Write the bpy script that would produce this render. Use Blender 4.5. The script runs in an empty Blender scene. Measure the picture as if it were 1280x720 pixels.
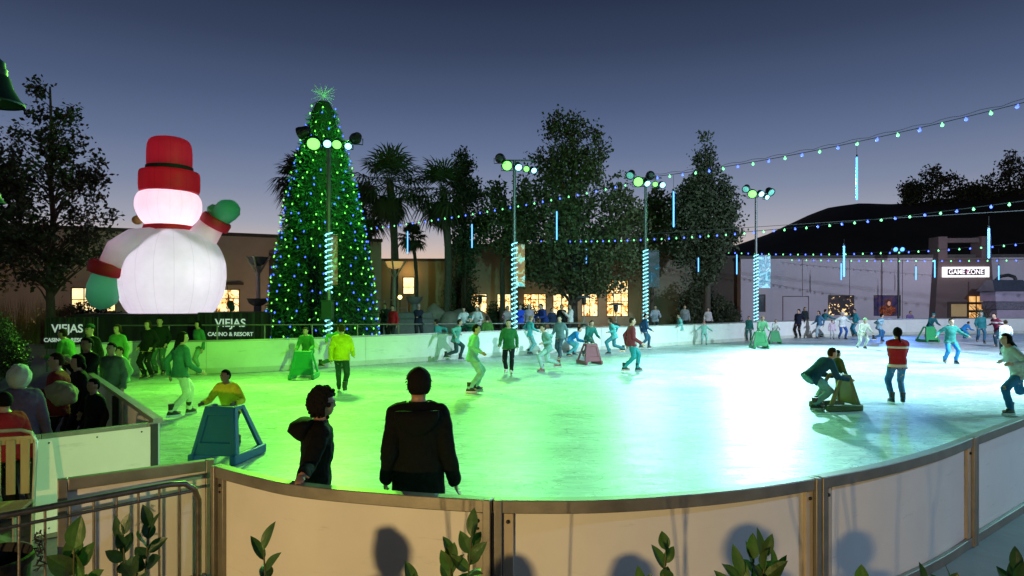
import bpy, bmesh, math, random
import numpy as np
from mathutils import Vector, Matrix, noise
from mathutils.geometry import tessellate_polygon

sc = bpy.context.scene
COL = sc.collection
PI = math.pi
R = math.radians
CAMZ, F, HY = 2.3, 800.0, 373.0

def P(x, y, Y):                 # a point seen at photo pixel (x, y) at depth Y
    return Vector(((x - 640) * Y / F, Y, CAMZ - (y - HY) * Y / F))
def G(x, y):                    # the ground point at photo pixel (x, y)
    Y = F * CAMZ / (y - HY)
    return Vector(((x - 640) * Y / F, Y, 0))

# ------------------------------------------------------------------ materials
def lin(c):
    if isinstance(c, str):
        c = c.lstrip('#'); c = [int(c[i:i+2], 16) / 255 for i in (0, 2, 4)]
        return tuple(v / 12.92 if v <= .04045 else ((v + .055) / 1.055) ** 2.4 for v in c)
    return tuple(c)
_mats = {}
def nt(m):
    m.use_nodes = True
    return m.node_tree.nodes, m.node_tree.links
def mat(name, col, rough=.6, metal=0, var=.18, vs=3.0, bump=0, bs=25, spec=.5, transl=0, stretch=None, sub=0):
    if name in _mats: return _mats[name]
    m = bpy.data.materials.new(name); N, L = nt(m)
    b = N['Principled BSDF']; c = lin(col)
    tc = N.new('ShaderNodeTexCoord'); src = tc.outputs['Object']
    if stretch:
        mp = N.new('ShaderNodeMapping'); mp.inputs['Scale'].default_value = stretch
        L.new(src, mp.inputs['Vector']); src = mp.outputs['Vector']
    n1 = N.new('ShaderNodeTexNoise'); n1.inputs['Scale'].default_value = vs; n1.inputs['Detail'].default_value = 6
    n1.inputs['Roughness'].default_value = .65
    L.new(src, n1.inputs['Vector'])
    cr = N.new('ShaderNodeValToRGB')
    cr.color_ramp.elements[0].position = .28; cr.color_ramp.elements[1].position = .72
    cr.color_ramp.elements[0].color = (*[v * (1 - var) for v in c], 1)
    cr.color_ramp.elements[1].color = (*[min(1, v * (1 + var)) for v in c], 1)
    L.new(n1.outputs['Fac'], cr.inputs['Fac']); L.new(cr.outputs['Color'], b.inputs['Base Color'])
    mr = N.new('ShaderNodeMapRange'); mr.inputs['To Min'].default_value = max(.03, rough - .1); mr.inputs['To Max'].default_value = min(1, rough + .12)
    L.new(n1.outputs['Fac'], mr.inputs['Value']); L.new(mr.outputs['Result'], b.inputs['Roughness'])
    b.inputs['Metallic'].default_value = metal
    b.inputs['Specular IOR Level'].default_value = spec
    if bump:
        n2 = N.new('ShaderNodeTexNoise'); n2.inputs['Scale'].default_value = bs; n2.inputs['Detail'].default_value = 5
        L.new(src, n2.inputs['Vector'])
        bp = N.new('ShaderNodeBump'); bp.inputs['Strength'].default_value = bump; bp.inputs['Distance'].default_value = .02
        L.new(n2.outputs['Fac'], bp.inputs['Height']); L.new(bp.outputs['Normal'], b.inputs['Normal'])
    if transl:
        out = N['Material Output']; t = N.new('ShaderNodeBsdfTranslucent'); mx = N.new('ShaderNodeMixShader')
        L.new(cr.outputs['Color'], t.inputs['Color']); mx.inputs['Fac'].default_value = transl
        L.new(b.outputs['BSDF'], mx.inputs[1]); L.new(t.outputs['BSDF'], mx.inputs[2]); L.new(mx.outputs['Shader'], out.inputs['Surface'])
    _mats[name] = m
    return m
def emit(name, col, strength, sample=False):
    if name in _mats: return _mats[name]
    m = bpy.data.materials.new(name); N, L = nt(m)
    b = N['Principled BSDF']; c = lin(col)
    b.inputs['Base Color'].default_value = (*[min(.8, v) for v in c], 1)
    b.inputs['Emission Color'].default_value = (*c, 1); b.inputs['Emission Strength'].default_value = strength
    if not sample: m.cycles.emission_sampling = 'NONE'
    _mats[name] = m
    return m
def picture(name, cols, scale=3.0, strength=0.0, kind='noise', contrast=.5):
    """a printed or lit picture: procedural colour patches"""
    if name in _mats: return _mats[name]
    m = bpy.data.materials.new(name); N, L = nt(m); b = N['Principled BSDF']
    tc = N.new('ShaderNodeTexCoord')
    if kind == 'cells':
        t = N.new('ShaderNodeTexVoronoi'); t.inputs['Scale'].default_value = scale; fac = t.outputs['Color']
        sp = N.new('ShaderNodeSeparateColor'); L.new(fac, sp.inputs['Color']); fac = sp.outputs['Red']
    else:
        t = N.new('ShaderNodeTexNoise'); t.inputs['Scale'].default_value = scale; t.inputs['Detail'].default_value = 5
        t.inputs['Distortion'].default_value = 1.2; fac = t.outputs['Fac']
    L.new(tc.outputs['Object'], t.inputs['Vector'])
    cr = N.new('ShaderNodeValToRGB'); el = cr.color_ramp.elements
    n = len(cols); lo, hi = (.0, 1.) if kind == 'cells' else (.5 - contrast / 2, .5 + contrast / 2)
    for i, c in enumerate(cols):
        e = el[i] if i < 2 else el.new(.5)
        e.position = lo + (hi - lo) * i / (n - 1); 
    for i, c in enumerate(cols):
        el[i].color = (*lin(c), 1)
    if kind == 'cells': cr.color_ramp.interpolation = 'CONSTANT'
    L.new(fac, cr.inputs['Fac']); L.new(cr.outputs['Color'], b.inputs['Base Color'])
    b.inputs['Roughness'].default_value = .5
    if strength:
        L.new(cr.outputs['Color'], b.inputs['Emission Color']); b.inputs['Emission Strength'].default_value = strength
        m.cycles.emission_sampling = 'NONE'
    _mats[name] = m
    return m

# ------------------------------------------------------------------ mesh helpers
class MB:
    def __init__(s): s.v = []; s.f = []; s.mi = []; s.mat = 0
    def add(s, vs, fs):
        o = len(s.v); s.v += [tuple(v) for v in vs]
        s.f += [tuple(i + o for i in f) for f in fs]; s.mi += [s.mat] * len(fs); return s
    def box(s, c, size, rz=0, rx=0, ry=0):
        M = Matrix.Translation(c) @ Matrix.Rotation(rz, 4, 'Z') @ Matrix.Rotation(ry, 4, 'Y') @ Matrix.Rotation(rx, 4, 'X')
        h = [d / 2 for d in size]
        vs = [M @ Vector((h[0] * a, h[1] * b, h[2] * c_)) for c_ in (-1, 1) for b in (-1, 1) for a in (-1, 1)]
        return s.add(vs, [(0, 2, 3, 1), (4, 5, 7, 6), (0, 1, 5, 4), (2, 6, 7, 3), (0, 4, 6, 2), (1, 3, 7, 5)])
    def box2(s, a, b):
        return s.box([(p + q) / 2 for p, q in zip(a, b)], [abs(p - q) for p, q in zip(a, b)])
    def loft(s, rings, cap=True, closed=True):
        n = len(rings[0]); vs = [p for r in rings for p in r]; fs = []
        for i in range(len(rings) - 1):
            for j in range(n if closed else n - 1):
                k = (j + 1) % n
                fs.append((i * n + j, i * n + k, (i + 1) * n + k, (i + 1) * n + j))
        if cap and closed:
            fs.append(tuple(range(n - 1, -1, -1))); fs.append(tuple((len(rings) - 1) * n + j for j in range(n)))
        return s.add(vs, fs)
    def tube(s, pts, r, n=8, cap=True, flat=1.0):
        pts = [Vector(p) for p in pts]; k = len(pts)
        rs = [r] * k if isinstance(r, (int, float)) else list(r)
        u = None; rings = []
        for i in range(k):
            d = (pts[min(i + 1, k - 1)] - pts[max(i - 1, 0)])
            d = d.normalized() if d.length > 1e-9 else Vector((0, 0, 1))
            if u is None:
                u = d.cross(Vector((0, 0, 1)) if abs(d.z) < .9 else Vector((1, 0, 0))).normalized()
            else:
                u = (u - d * u.dot(d)); u = u.normalized() if u.length > 1e-6 else d.orthogonal().normalized()
            w = d.cross(u)
            rings.append([pts[i] + (u * math.cos(2 * PI * j / n) + w * math.sin(2 * PI * j / n) * flat) * rs[i] for j in range(n)])
        return s.loft(rings, cap)
    def capsule(s, p0, r0, p1, r1, n=10):
        p0, p1 = Vector(p0), Vector(p1); d = (p1 - p0)
        d = d.normalized() if d.length > 1e-6 else Vector((0, 0, 1))
        pts, rs = [], []
        for a in (82, 55, 25): pts.append(p0 - d * r0 * math.sin(R(a))); rs.append(r0 * math.cos(R(a)))
        pts += [p0, p1]; rs += [r0, r1]
        for a in (25, 55, 82): pts.append(p1 + d * r1 * math.sin(R(a))); rs.append(r1 * math.cos(R(a)))
        return s.tube(pts, rs, n)
    def lathe(s, prof, c=(0, 0, 0), n=20, M=None, cap=True):
        c = Vector(c)
        rings = [[(M @ Vector((r * math.cos(2 * PI * j / n), r * math.sin(2 * PI * j / n), z)) if M else
                   c + Vector((r * math.cos(2 * PI * j / n), r * math.sin(2 * PI * j / n), z))) for j in range(n)] for r, z in prof]
        return s.loft(rings, cap)
    def ell(s, c, r, n=14, M=None):
        c = Vector(c); m = max(6, n // 2 + 1)
        rings = []
        for i in range(m + 1):
            a = -PI / 2 + PI * (i + .0) / m; a = max(-PI / 2 + .06, min(PI / 2 - .06, a))
            ring = []
            for j in range(n):
                b = 2 * PI * j / n
                q = Vector((r[0] * math.cos(a) * math.cos(b), r[1] * math.cos(a) * math.sin(b), r[2] * math.sin(a)))
                ring.append(c + (M @ q if M else q))
            rings.append(ring)
        return s.loft(rings)
    def prism(s, poly, y0, y1):       # polygon in XZ, extruded in Y
        n = len(poly); vs = [(x, y0, z) for x, z in poly] + [(x, y1, z) for x, z in poly]
        fs = [tuple(range(n)), tuple(range(2 * n - 1, n - 1, -1))] + [(i, i + n, (i + 1) % n + n, (i + 1) % n) for i in range(n)]
        return s.add(vs, fs)
    def sweep(s, path, o0, o1, z0, z1):   # rectangle swept along a plan polyline
        rings = []
        for i, p in enumerate(path):
            a = path[max(i - 1, 0)]; b = path[min(i + 1, len(path) - 1)]
            d = Vector((b[0] - a[0], b[1] - a[1], 0)).normalized(); nrm = Vector((-d.y, d.x, 0)); q = Vector((p[0], p[1], 0))
            rings.append([q + nrm * o0 + Vector((0, 0, z0)), q + nrm * o1 + Vector((0, 0, z0)), q + nrm * o1 + Vector((0, 0, z1)), q + nrm * o0 + Vector((0, 0, z1))])
        return s.loft(rings)
    def build(s, name, mats, parent=None, smooth=True, bevel=0, ang=.7, recalc=True):
        me = bpy.data.meshes.new(name); me.from_pydata(s.v, [], s.f)
        mats = mats if isinstance(mats, (list, tuple)) else [mats]
        for m in mats: me.materials.append(m)
        if any(s.mi): me.polygons.foreach_set('material_index', s.mi)
        if recalc:
            bm = bmesh.new(); bm.from_mesh(me); bmesh.ops.recalc_face_normals(bm, faces=bm.faces); bm.to_mesh(me); bm.free()
        if smooth:
            me.polygons.foreach_set('use_smooth', [True] * len(me.polygons)); me.set_sharp_from_angle(angle=ang)
        me.update()
        o = bpy.data.objects.new(name, me); COL.objects.link(o)
        if parent: o.parent = parent
        if bevel:
            b = o.modifiers.new('Bevel', 'BEVEL'); b.width = bevel; b.segments = 2; b.limit_method = 'ANGLE'
        return o

def arrays_obj(name, V, Fc, mats, parent=None, smooth=False):
    V = np.asarray(V, dtype=np.float32); Fc = np.asarray(Fc, dtype=np.int32); k = Fc.shape[1]
    me = bpy.data.meshes.new(name)
    me.vertices.add(len(V)); me.vertices.foreach_set('co', V.ravel())
    me.loops.add(Fc.size); me.loops.foreach_set('vertex_index', Fc.ravel())
    me.polygons.add(len(Fc)); me.polygons.foreach_set('loop_start', np.arange(0, Fc.size, k, dtype=np.int32))
    for m in (mats if isinstance(mats, (list, tuple)) else [mats]): me.materials.append(m)
    me.update(calc_edges=True)
    o = bpy.data.objects.new(name, me); COL.objects.link(o)
    if parent: o.parent = parent
    return o

def tag(o, label=None, cat=None, group=None, kind=None):
    if label: o['label'] = label
    if cat: o['category'] = cat
    if group: o['group'] = group
    if kind: o['kind'] = kind
    return o
def thing(name, label, cat, loc=(0, 0, 0), rz=0, group=None):
    o = bpy.data.objects.new(name, None); COL.objects.link(o)
    o.location = loc; o.rotation_euler = (0, 0, rz); o.empty_display_size = .2
    return tag(o, label, cat, group)
def kids(o): return [c for c in bpy.data.objects if c.parent == o]
def link_copy(o, parent=None):
    c = o.copy(); COL.objects.link(c)
    if parent: c.parent = parent
    return c
def text(name, body, size, m, parent, loc, rot=(PI / 2, 0, 0), extrude=.004, bold=0.0, sx=1.0):
    cu = bpy.data.curves.new(name, 'FONT'); cu.body = body; cu.size = size; cu.align_x = 'CENTER'; cu.align_y = 'CENTER'
    cu.extrude = extrude; cu.offset = bold; cu.materials.append(m)
    o = bpy.data.objects.new(name, cu); COL.objects.link(o); o.parent = parent; o.location = loc; o.rotation_euler = rot; o.scale = (sx, 1, 1)
    _texts.append(o)
    return o
_texts = []
def texts_to_meshes():
    bpy.context.view_layer.update(); dg = bpy.context.evaluated_depsgraph_get()
    for o in _texts:
        me = bpy.data.meshes.new_from_object(o.evaluated_get(dg)); n = bpy.data.objects.new('lettering', me); COL.objects.link(n)
        n.parent = o.parent; n.location = o.location; n.rotation_euler = o.rotation_euler; n.scale = o.scale
    for o in _texts: bpy.data.objects.remove(o)
def catmull(pts, k=8):
    out = []; n = len(pts)
    for i in range(n - 1):
        p0 = np.array(pts[max(i - 1, 0)], float); p1 = np.array(pts[i], float); p2 = np.array(pts[i + 1], float); p3 = np.array(pts[min(i + 2, n - 1)], float)
        for j in range(k):
            t = j / k
            out.append(tuple(.5 * ((2 * p1) + (-p0 + p2) * t + (2 * p0 - 5 * p1 + 4 * p2 - p3) * t * t + (-p0 + 3 * p1 - 3 * p2 + p3) * t ** 3)))
    out.append(tuple(pts[-1]))
    return out

# ------------------------------------------------------------------ camera, world
cam = bpy.data.objects.new('camera', bpy.data.cameras.new('camera')); COL.objects.link(cam)
cam.location = (0, 0, CAMZ); cam.rotation_euler = (PI / 2, 0, 0)
cam.data.sensor_width = 36; cam.data.lens = 22.5; cam.data.shift_y = (HY - 360) / 1280
cam.data.clip_start = .05; cam.data.clip_end = 3000
sc.camera = cam
sc.view_settings.view_transform = 'Standard'; sc.view_settings.look = 'None'; sc.view_settings.gamma = 1; sc.view_settings.use_curve_mapping = False
sc.view_settings.exposure = .28
sc.cycles.use_denoising = True
sc.cycles.max_bounces = 6; sc.cycles.diffuse_bounces = 3; sc.cycles.glossy_bounces = 3; sc.cycles.transmission_bounces = 3; sc.cycles.transparent_max_bounces = 4
sc.cycles.sample_clamp_indirect = 3.0
sc.cycles.caustics_reflective = False; sc.cycles.caustics_refractive = False

w = bpy.data.worlds.new('World'); sc.world = w; w.use_nodes = True
N, L = w.node_tree.nodes, w.node_tree.links
bg = N['Background']
tc = N.new('ShaderNodeTexCoord'); sep = N.new('ShaderNodeSeparateXYZ'); L.new(tc.outputs['Generated'], sep.inputs['Vector'])
ramp = N.new('ShaderNodeValToRGB'); L.new(sep.outputs['Z'], ramp.inputs['Fac'])
SKY = [(0.0, '#efbd88'), (.035, '#e6bf9c'), (.075, '#c0b0ab'), (.11, '#9b9dab'), (.16, '#7a849d'), (.22, '#5f6d8d'), (.28, '#4a5878'), (.36, '#333f59'), (.44, '#202a41'), (1.0, '#0d1322')]
el = ramp.color_ramp.elements
while len(el) < len(SKY): el.new(.5)
for e, (p, c) in zip(el, SKY): e.position = p
for e, (p, c) in zip(el, SKY): e.color = (*lin(c), 1)
dt = N.new('ShaderNodeVectorMath'); dt.operation = 'DOT_PRODUCT'; L.new(tc.outputs['Generated'], dt.inputs[0]); dt.inputs[1].default_value = (.05, 1, 0)
az = N.new('ShaderNodeMapRange'); az.inputs['From Min'].default_value = -1; az.inputs['From Max'].default_value = 1
az.inputs['To Min'].default_value = .35; az.inputs['To Max'].default_value = 1.0
L.new(dt.outputs['Value'], az.inputs['Value'])
mul = N.new('ShaderNodeMixRGB'); mul.blend_type = 'MULTIPLY'; mul.inputs['Fac'].default_value = 1
L.new(ramp.outputs['Color'], mul.inputs[1]); L.new(az.outputs['Result'], mul.inputs[2])
sky = N.new('ShaderNodeTexSky'); sky.sky_type = 'NISHITA'; sky.sun_disc = False
sky.sun_elevation = R(-3); sky.sun_rotation = R(3)
skm = N.new('ShaderNodeVectorMath'); skm.operation = 'SCALE'; skm.inputs['Scale'].default_value = .02; L.new(sky.outputs['Color'], skm.inputs[0])
ad = N.new('ShaderNodeVectorMath'); ad.operation = 'ADD'; L.new(mul.outputs['Color'], ad.inputs[0]); L.new(skm.outputs['Vector'], ad.inputs[1])
L.new(ad.outputs['Vector'], bg.inputs['Color']); bg.inputs['Strength'].default_value = .92

def lamp(name, kind, loc, energy, col, aim=None, parent=None, size=.3, angle=70, blend=.6):
    l = bpy.data.lights.new(name, kind); l.energy = energy; l.color = lin(col)
    if kind in ('SPOT', 'POINT'): l.shadow_soft_size = size
    if kind == 'SPOT': l.spot_size = R(angle); l.spot_blend = blend
    if kind == 'SUN': l.angle = R(size)
    o = bpy.data.objects.new(name, l); COL.objects.link(o)
    if aim is not None:
        d = Vector(aim) - Vector(loc); o.rotation_euler = d.to_track_quat('-Z', 'Y').to_euler()
    o.location = loc
    if parent:
        o.parent = parent; o.matrix_parent_inverse = Matrix.Translation(-Vector(parent.location))
    return o
# the last glow of the sun that has set behind the trees
lamp('dusk_sun', 'SUN', (0, 60, 30), .04, '#ffc9a0', aim=(0, 0, 26), size=12)

# ------------------------------------------------------------------ shared materials
STEEL = mat('galvanised_steel', (.26, .245, .21), .5, .7, .22, 5, .05, 60)
ALU = mat('aluminium', (.42, .41, .38), .38, .8, .15, 6, .08, 80)
DARKSTEEL = mat('dark_steel', (.05, .055, .055), .45, .5, .2)
BLACK = mat('black_plastic', (.012, .012, .013), .5, 0, .25)
BLACKCLOTH = mat('black_cloth', (.012, .014, .018), .7, 0, .3, 2, .6, 3)
BOARD = mat('board_white', (.68, .67, .64), .38, 0, .07, 1.2, .04, 8)
def scuff(m_, amount=.5, scale=(1.3, 1.3, 9), thr=.60, tint=(.10, .10, .11)):
    """long dark scrapes and smudges worked into a panel"""
    N_, L_ = nt(m_); b_ = N_['Principled BSDF']; old = b_.inputs['Base Color'].links[0].from_socket
    tc_ = N_.new('ShaderNodeTexCoord'); mp_ = N_.new('ShaderNodeMapping'); mp_.inputs['Scale'].default_value = scale; L_.new(tc_.outputs['Object'], mp_.inputs['Vector'])
    n_ = N_.new('ShaderNodeTexNoise'); n_.inputs['Scale'].default_value = 1.6; n_.inputs['Detail'].default_value = 9; n_.inputs['Roughness'].default_value = .72; L_.new(mp_.outputs['Vector'], n_.inputs['Vector'])
    r_ = N_.new('ShaderNodeMapRange'); r_.inputs['From Min'].default_value = thr; r_.inputs['From Max'].default_value = thr + .12; r_.inputs['To Max'].default_value = amount; L_.new(n_.outputs['Fac'], r_.inputs['Value'])
    x_ = N_.new('ShaderNodeMixRGB'); x_.inputs[2].default_value = (*tint, 1); L_.new(r_.outputs['Result'], x_.inputs['Fac']); L_.new(old, x_.inputs[1]); L_.new(x_.outputs['Color'], b_.inputs['Base Color'])
    return m_
scuff(BOARD, .28)
BOARD_FAR = scuff(mat('board_white_worn', (.72, .72, .70), .4, 0, .1, .9, .04, 8), .4, (.9, .9, 5), .58, (.18, .24, .26))
CONC = mat('concrete', (.23, .225, .215), .8, 0, .25, .8, .25, 30)
TRUNK = mat('bark', (.075, .062, .048), .9, 0, .35, 5, .8, 14)
LEAF = mat('leaf_dark', (.048, .066, .032), .65, 0, .5, 1.1)
LEAF2 = mat('leaf_olive', (.085, .10, .042), .6, 0, .5, 1.3)
PALMLEAF = mat('palm_leaf', (.06, .08, .038), .55, 0, .4, 1.5)
# ------------------------------------------------------------------ ground, ice
def rebase(root):
    """children of root were modelled in world coordinates"""
    for c in kids(root): c.matrix_parent_inverse = Matrix.Translation(-Vector(root.location))

g = MB(); n = 24
g.add([(-500, -60, 0), (600, -60, 0), (600, 700, 0), (-500, 700, 0)], [(0, 1, 2, 3)])
tag(g.build('ground', mat('plaza_paving', (.22, .215, .21), .75, 0, .3, .5, .3, 12), recalc=False), kind='structure')

GATE_A = (-2.40, 5.16); GATE_B = (-3.7, 6.7)
FRONT_POSTS = [(-2.29, 4.98), (-.12, 4.14), (2.2, 4.65), (4.28, 6.0), (6.25, 7.5), (8.2, 9.0), (11.2, 11.2), (14.2, 13.4), (17.4, 15.5), (20.8, 17.6), (24.2, 19.8), (27.6, 22.2), (31, 24.8), (34, 28), (36.2, 32), (36.6, 37), (36, 42)]
FRONT = {0: [(-2.29, 4.98), (-1.86, 4.69), (-1.43, 4.456), (-.71, 4.254), (-.12, 4.14)],
         1: [(-.12, 4.14), (.52, 4.14), (1.17, 4.26), (1.7, 4.43), (2.2, 4.65)],
         2: [(2.2, 4.65), (2.75, 4.93), (3.3, 5.27), (3.8, 5.62), (4.28, 6.0)]}
def front_path(i):
    a, b = FRONT_POSTS[i], FRONT_POSTS[i + 1]
    return catmull(FRONT[i], 6) if i in FRONT else [a, tuple((p + q) / 2 for p, q in zip(a, b)), b]
BACK = catmull([(-3.7, 6.7), (-6.3, 9.83), (-8.6, 12.6), (-10.6, 15.2), (-11.75, 17.3), (-11.35, 18.7), (-10.2, 19.1), (-7.9, 19.7), (-4.3, 22.2), (2, 26.8), (9, 31.6), (16.6, 36.8), (26, 40.3), (36, 42)], 14)

outline = [p for i in range(len(FRONT_POSTS) - 1) for p in front_path(i)[:-1]] + [FRONT_POSTS[-1]] + BACK[::-1]
tri = tessellate_polygon([[Vector((x, y, 0)) for x, y in outline]])
ice = MB(); ice.add([(x, y, .03) for x, y in outline], [tuple(t) for t in tri])
m = bpy.data.materials.new('rink_ice'); NN, LL = nt(m); b = NN['Principled BSDF']
tc = NN.new('ShaderNodeTexCoord')
def streak(scale, rot, detail=8, rough=.7):
    mp = NN.new('ShaderNodeMapping'); mp.inputs['Scale'].default_value = scale; mp.inputs['Rotation'].default_value = (0, 0, R(rot))
    t = NN.new('ShaderNodeTexNoise'); t.inputs['Scale'].default_value = 1; t.inputs['Detail'].default_value = detail; t.inputs['Roughness'].default_value = rough
    t.inputs['Distortion'].default_value = .4
    LL.new(tc.outputs['Object'], mp.inputs['Vector']); LL.new(mp.outputs['Vector'], t.inputs['Vector']); return t.outputs['Fac']
s1, s2, s3 = streak((.55, 9, 1), -12), streak((1.2, 16, 1), 14), streak((2.0, 3.2, 1), 0, 10, .75)
def mixf(a, b2, f=.5, op='MIX'):
    x = NN.new('ShaderNodeMixRGB'); x.blend_type = op; x.inputs['Fac'].default_value = f; LL.new(a, x.inputs[1]); LL.new(b2, x.inputs[2]); return x.outputs['Color']
s4 = streak((3.0, 34, 1), 6, 4, .6)
sm = mixf(mixf(mixf(s1, s2), s3, .35), s4, .28)
cr = NN.new('ShaderNodeValToRGB'); cr.color_ramp.elements[0].position = .41; cr.color_ramp.elements[1].position = .585
cr.color_ramp.elements[0].color = (.25, .36, .39, 1); cr.color_ramp.elements[1].color = (.80, .84, .85, 1)
LL.new(sm, cr.inputs['Fac'])
def marks(scale, seed, width, dist=1.6):
    mp = NN.new('ShaderNodeMapping'); mp.inputs['Scale'].default_value = scale; mp.inputs['Location'].default_value = (seed, seed * 2.3, seed); LL.new(tc.outputs['Object'], mp.inputs['Vector'])
    t = NN.new('ShaderNodeTexNoise'); t.inputs['Scale'].default_value = 1; t.inputs['Detail'].default_value = 1.5; t.inputs['Distortion'].default_value = dist; LL.new(mp.outputs['Vector'], t.inputs['Vector'])
    s_ = NN.new('ShaderNodeMath'); s_.operation = 'SUBTRACT'; s_.inputs[1].default_value = .5; LL.new(t.outputs['Fac'], s_.inputs[0])
    a_ = NN.new('ShaderNodeMath'); a_.operation = 'ABSOLUTE'; LL.new(s_.outputs[0], a_.inputs[0])
    r_ = NN.new('ShaderNodeMapRange'); r_.inputs['From Min'].default_value = 0; r_.inputs['From Max'].default_value = width; r_.inputs['To Min'].default_value = 1; r_.inputs['To Max'].default_value = 0; LL.new(a_.outputs[0], r_.inputs['Value'])
    return r_.outputs['Result']
col = cr.outputs['Color']
for sc_, sd, wd, c_, f_ in (((.5, .9, 1), 3, .008, (.9, .93, .94, 1), .9), ((.9, 1.6, 1), 7, .012, (.12, .2, .22, 1), .8), ((1.6, 2.2, 1), 13, .012, (.9, .93, .94, 1), .8), ((.7, 2.6, 1), 19, .016, (.12, .20, .22, 1), .75), ((2.2, 4.2, 1), 29, .016, (.12, .20, .22, 1), .6)):
    mk = marks(sc_, sd, wd); fm = NN.new('ShaderNodeMath'); fm.operation = 'MULTIPLY'; fm.inputs[1].default_value = f_; LL.new(mk, fm.inputs[0])
    x = NN.new('ShaderNodeMixRGB'); x.inputs[2].default_value = c_; LL.new(fm.outputs[0], x.inputs['Fac']); LL.new(col, x.inputs[1]); col = x.outputs['Color']
# wet dark patches and scraped snow
pn = streak((.22, .45, 1), 20, 6, .6); pr = NN.new('ShaderNodeMapRange'); pr.inputs['From Min'].default_value = .35; pr.inputs['From Max'].default_value = .62; pr.inputs['To Min'].default_value = .5; pr.inputs['To Max'].default_value = 1.0; LL.new(pn, pr.inputs['Value'])
x = NN.new('ShaderNodeMixRGB'); x.blend_type = 'MULTIPLY'; x.inputs['Fac'].default_value = 1; LL.new(col, x.inputs[1]); LL.new(pr.outputs['Result'], x.inputs[2]); col = x.outputs['Color']
LL.new(col, b.inputs['Base Color'])
rr = NN.new('ShaderNodeMapRange'); rr.inputs['From Min'].default_value = .35; rr.inputs['From Max'].default_value = .65; rr.inputs['To Min'].default_value = .26; rr.inputs['To Max'].default_value = .6; b.inputs['Specular IOR Level'].default_value = .32
LL.new(sm, rr.inputs['Value']); LL.new(rr.outputs['Result'], b.inputs['Roughness'])
bp = NN.new('ShaderNodeBump'); bp.inputs['Strength'].default_value = .35; bp.inputs['Distance'].default_value = .02
LL.new(sm, bp.inputs['Height']); LL.new(bp.outputs['Normal'], b.inputs['Normal'])
tag(ice.build('ice', m, smooth=False), kind='structure')

# ------------------------------------------------------------------ rink barriers
FLANGE = mat('warm_lit_flange', (.42, .36, .27), .6, 0, .15)  # tan base colour stands in for warm light on the flange
BOLT = mat('bolt', (.02, .02, .02), .5, .4)
root = thing('rink_barrier', 'curved white panelled rink barrier with metal rails closest to the foreground plants', 'barrier', (*FRONT_POSTS[0], 0))
for i in range(len(FRONT_POSTS) - 1):
    p = front_path(i)
    MB().sweep(p, -.006, .012, .07, .95).build('panel', BOARD, root)
    t = MB().sweep(p, -.055, .03, .925, 1.01).build('top_rail', STEEL, root, bevel=.006)
    MB().sweep(p, -.05, -.008, .0, .085).build('bottom_rail', STEEL, root, bevel=.005)
    for (q, r_) in ((p[0], p[1]), (p[-1], p[-2])):
        d = Vector((r_[0] - q[0], r_[1] - q[1])).normalized(); a = math.atan2(d.y, d.x); nrm = Vector((-d.y, d.x)) * (1 if q == p[0] else -1)
        c = Vector(q) + d * .032 - nrm * .03
        mb = MB().box((c.x, c.y, .505), (.052, .075, 1.015), a)
        o = mb.build('post', STEEL, root, bevel=.006)
        k = Vector(q) + d * .095 - nrm * .022
        o2 = MB().box((k.x, k.y, .5), (.07, .03, .84), a).build('flange', FLANGE if i > 0 else STEEL, root, bevel=.003)
        bm_ = MB()
        e = k - nrm * .02
        bm_.ell((e.x, e.y, .87), (.013, .013, .013), 8)
        if i == 0: bm_.ell((e.x, e.y, .82), (.009, .009, .009), 8)
        bm_.build('bolt', BOLT, root)
rebase(root)

root = thing('rink_barrier', 'long white rink barrier along the far and left edge of the ice', 'barrier', (*BACK[0], 0))
acc = 0; seg = [BACK[0]]; segs = []
for a, b2 in zip(BACK[:-1], BACK[1:]):
    seg.append(b2); acc += math.dist(a, b2)
    if acc > 2.35: segs.append(seg); seg = [b2]; acc = 0
if len(seg) > 1: segs.append(seg)
KICK = mat('kick_plate', (.55, .56, .5), .45, 0, .15, 3)
for s_ in segs:
    a, b2 = Vector(s_[0]), Vector(s_[-1]); d = (b2 - a).normalized() * .005
    q = [tuple(a + d)] + s_[1:-1] + [tuple(b2 - d)]
    MB().sweep(q, -.012, .006, .06, 1.0).build('panel', BOARD_FAR, root)
    MB().sweep(q, -.020, -.0125, .035, .2).build('kick_plate', KICK, root)
    MB().sweep(s_, -.04, .05, .995, 1.045).build('top_rail', ALU, root)
    nrm = Vector((-d.y, d.x)).normalized(); c = Vector(s_[0]) + nrm * .045
    MB().box((c.x, c.y, .5), (.06, .07, .99), math.atan2(d.y, d.x)).build('post', DARKSTEEL, root)
rebase(root)

def gate(name, label, hinge, tip, inside):
    h, t = Vector(hinge), Vector(tip); d = (t - h); Ld = d.length; a = math.atan2(d.y, d.x)
    root = thing(name, label, 'gate', (h.x, h.y, 0), a, 'gates in the rink opening')
    s = 1 if inside else -1
    MB().box((Ld / 2, 0, .52), (Ld - .02, .018, .9)).build('panel', BOARD, root)
    for x in (.03, Ld - .03): MB().box((x, -.03 * s, .515), (.06, .055, .99)).build('post', STEEL, root, bevel=.005)
    MB().box((Ld / 2, -.032 * s, .967), (Ld - .125, .06, .086)).build('top_rail', STEEL, root, bevel=.005)
    MB().box((Ld / 2, -.032 * s, .06), (Ld - .125, .06, .08)).build('bottom_rail', STEEL, root, bevel=.005)
    dots = MB()
    for x in (.12, Ld / 2, Ld - .12):
        for z in (.12, .93): dots.ell((x, .012 * s, z), (.008, .006, .008), 8)
    dots.build('screw', BOLT, root)
    return root
gate('barrier_gate', 'open white gate framed in steel behind the crowd control barrier', (-2.42, 5.18), (-3.26, 4.59), False)
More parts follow.
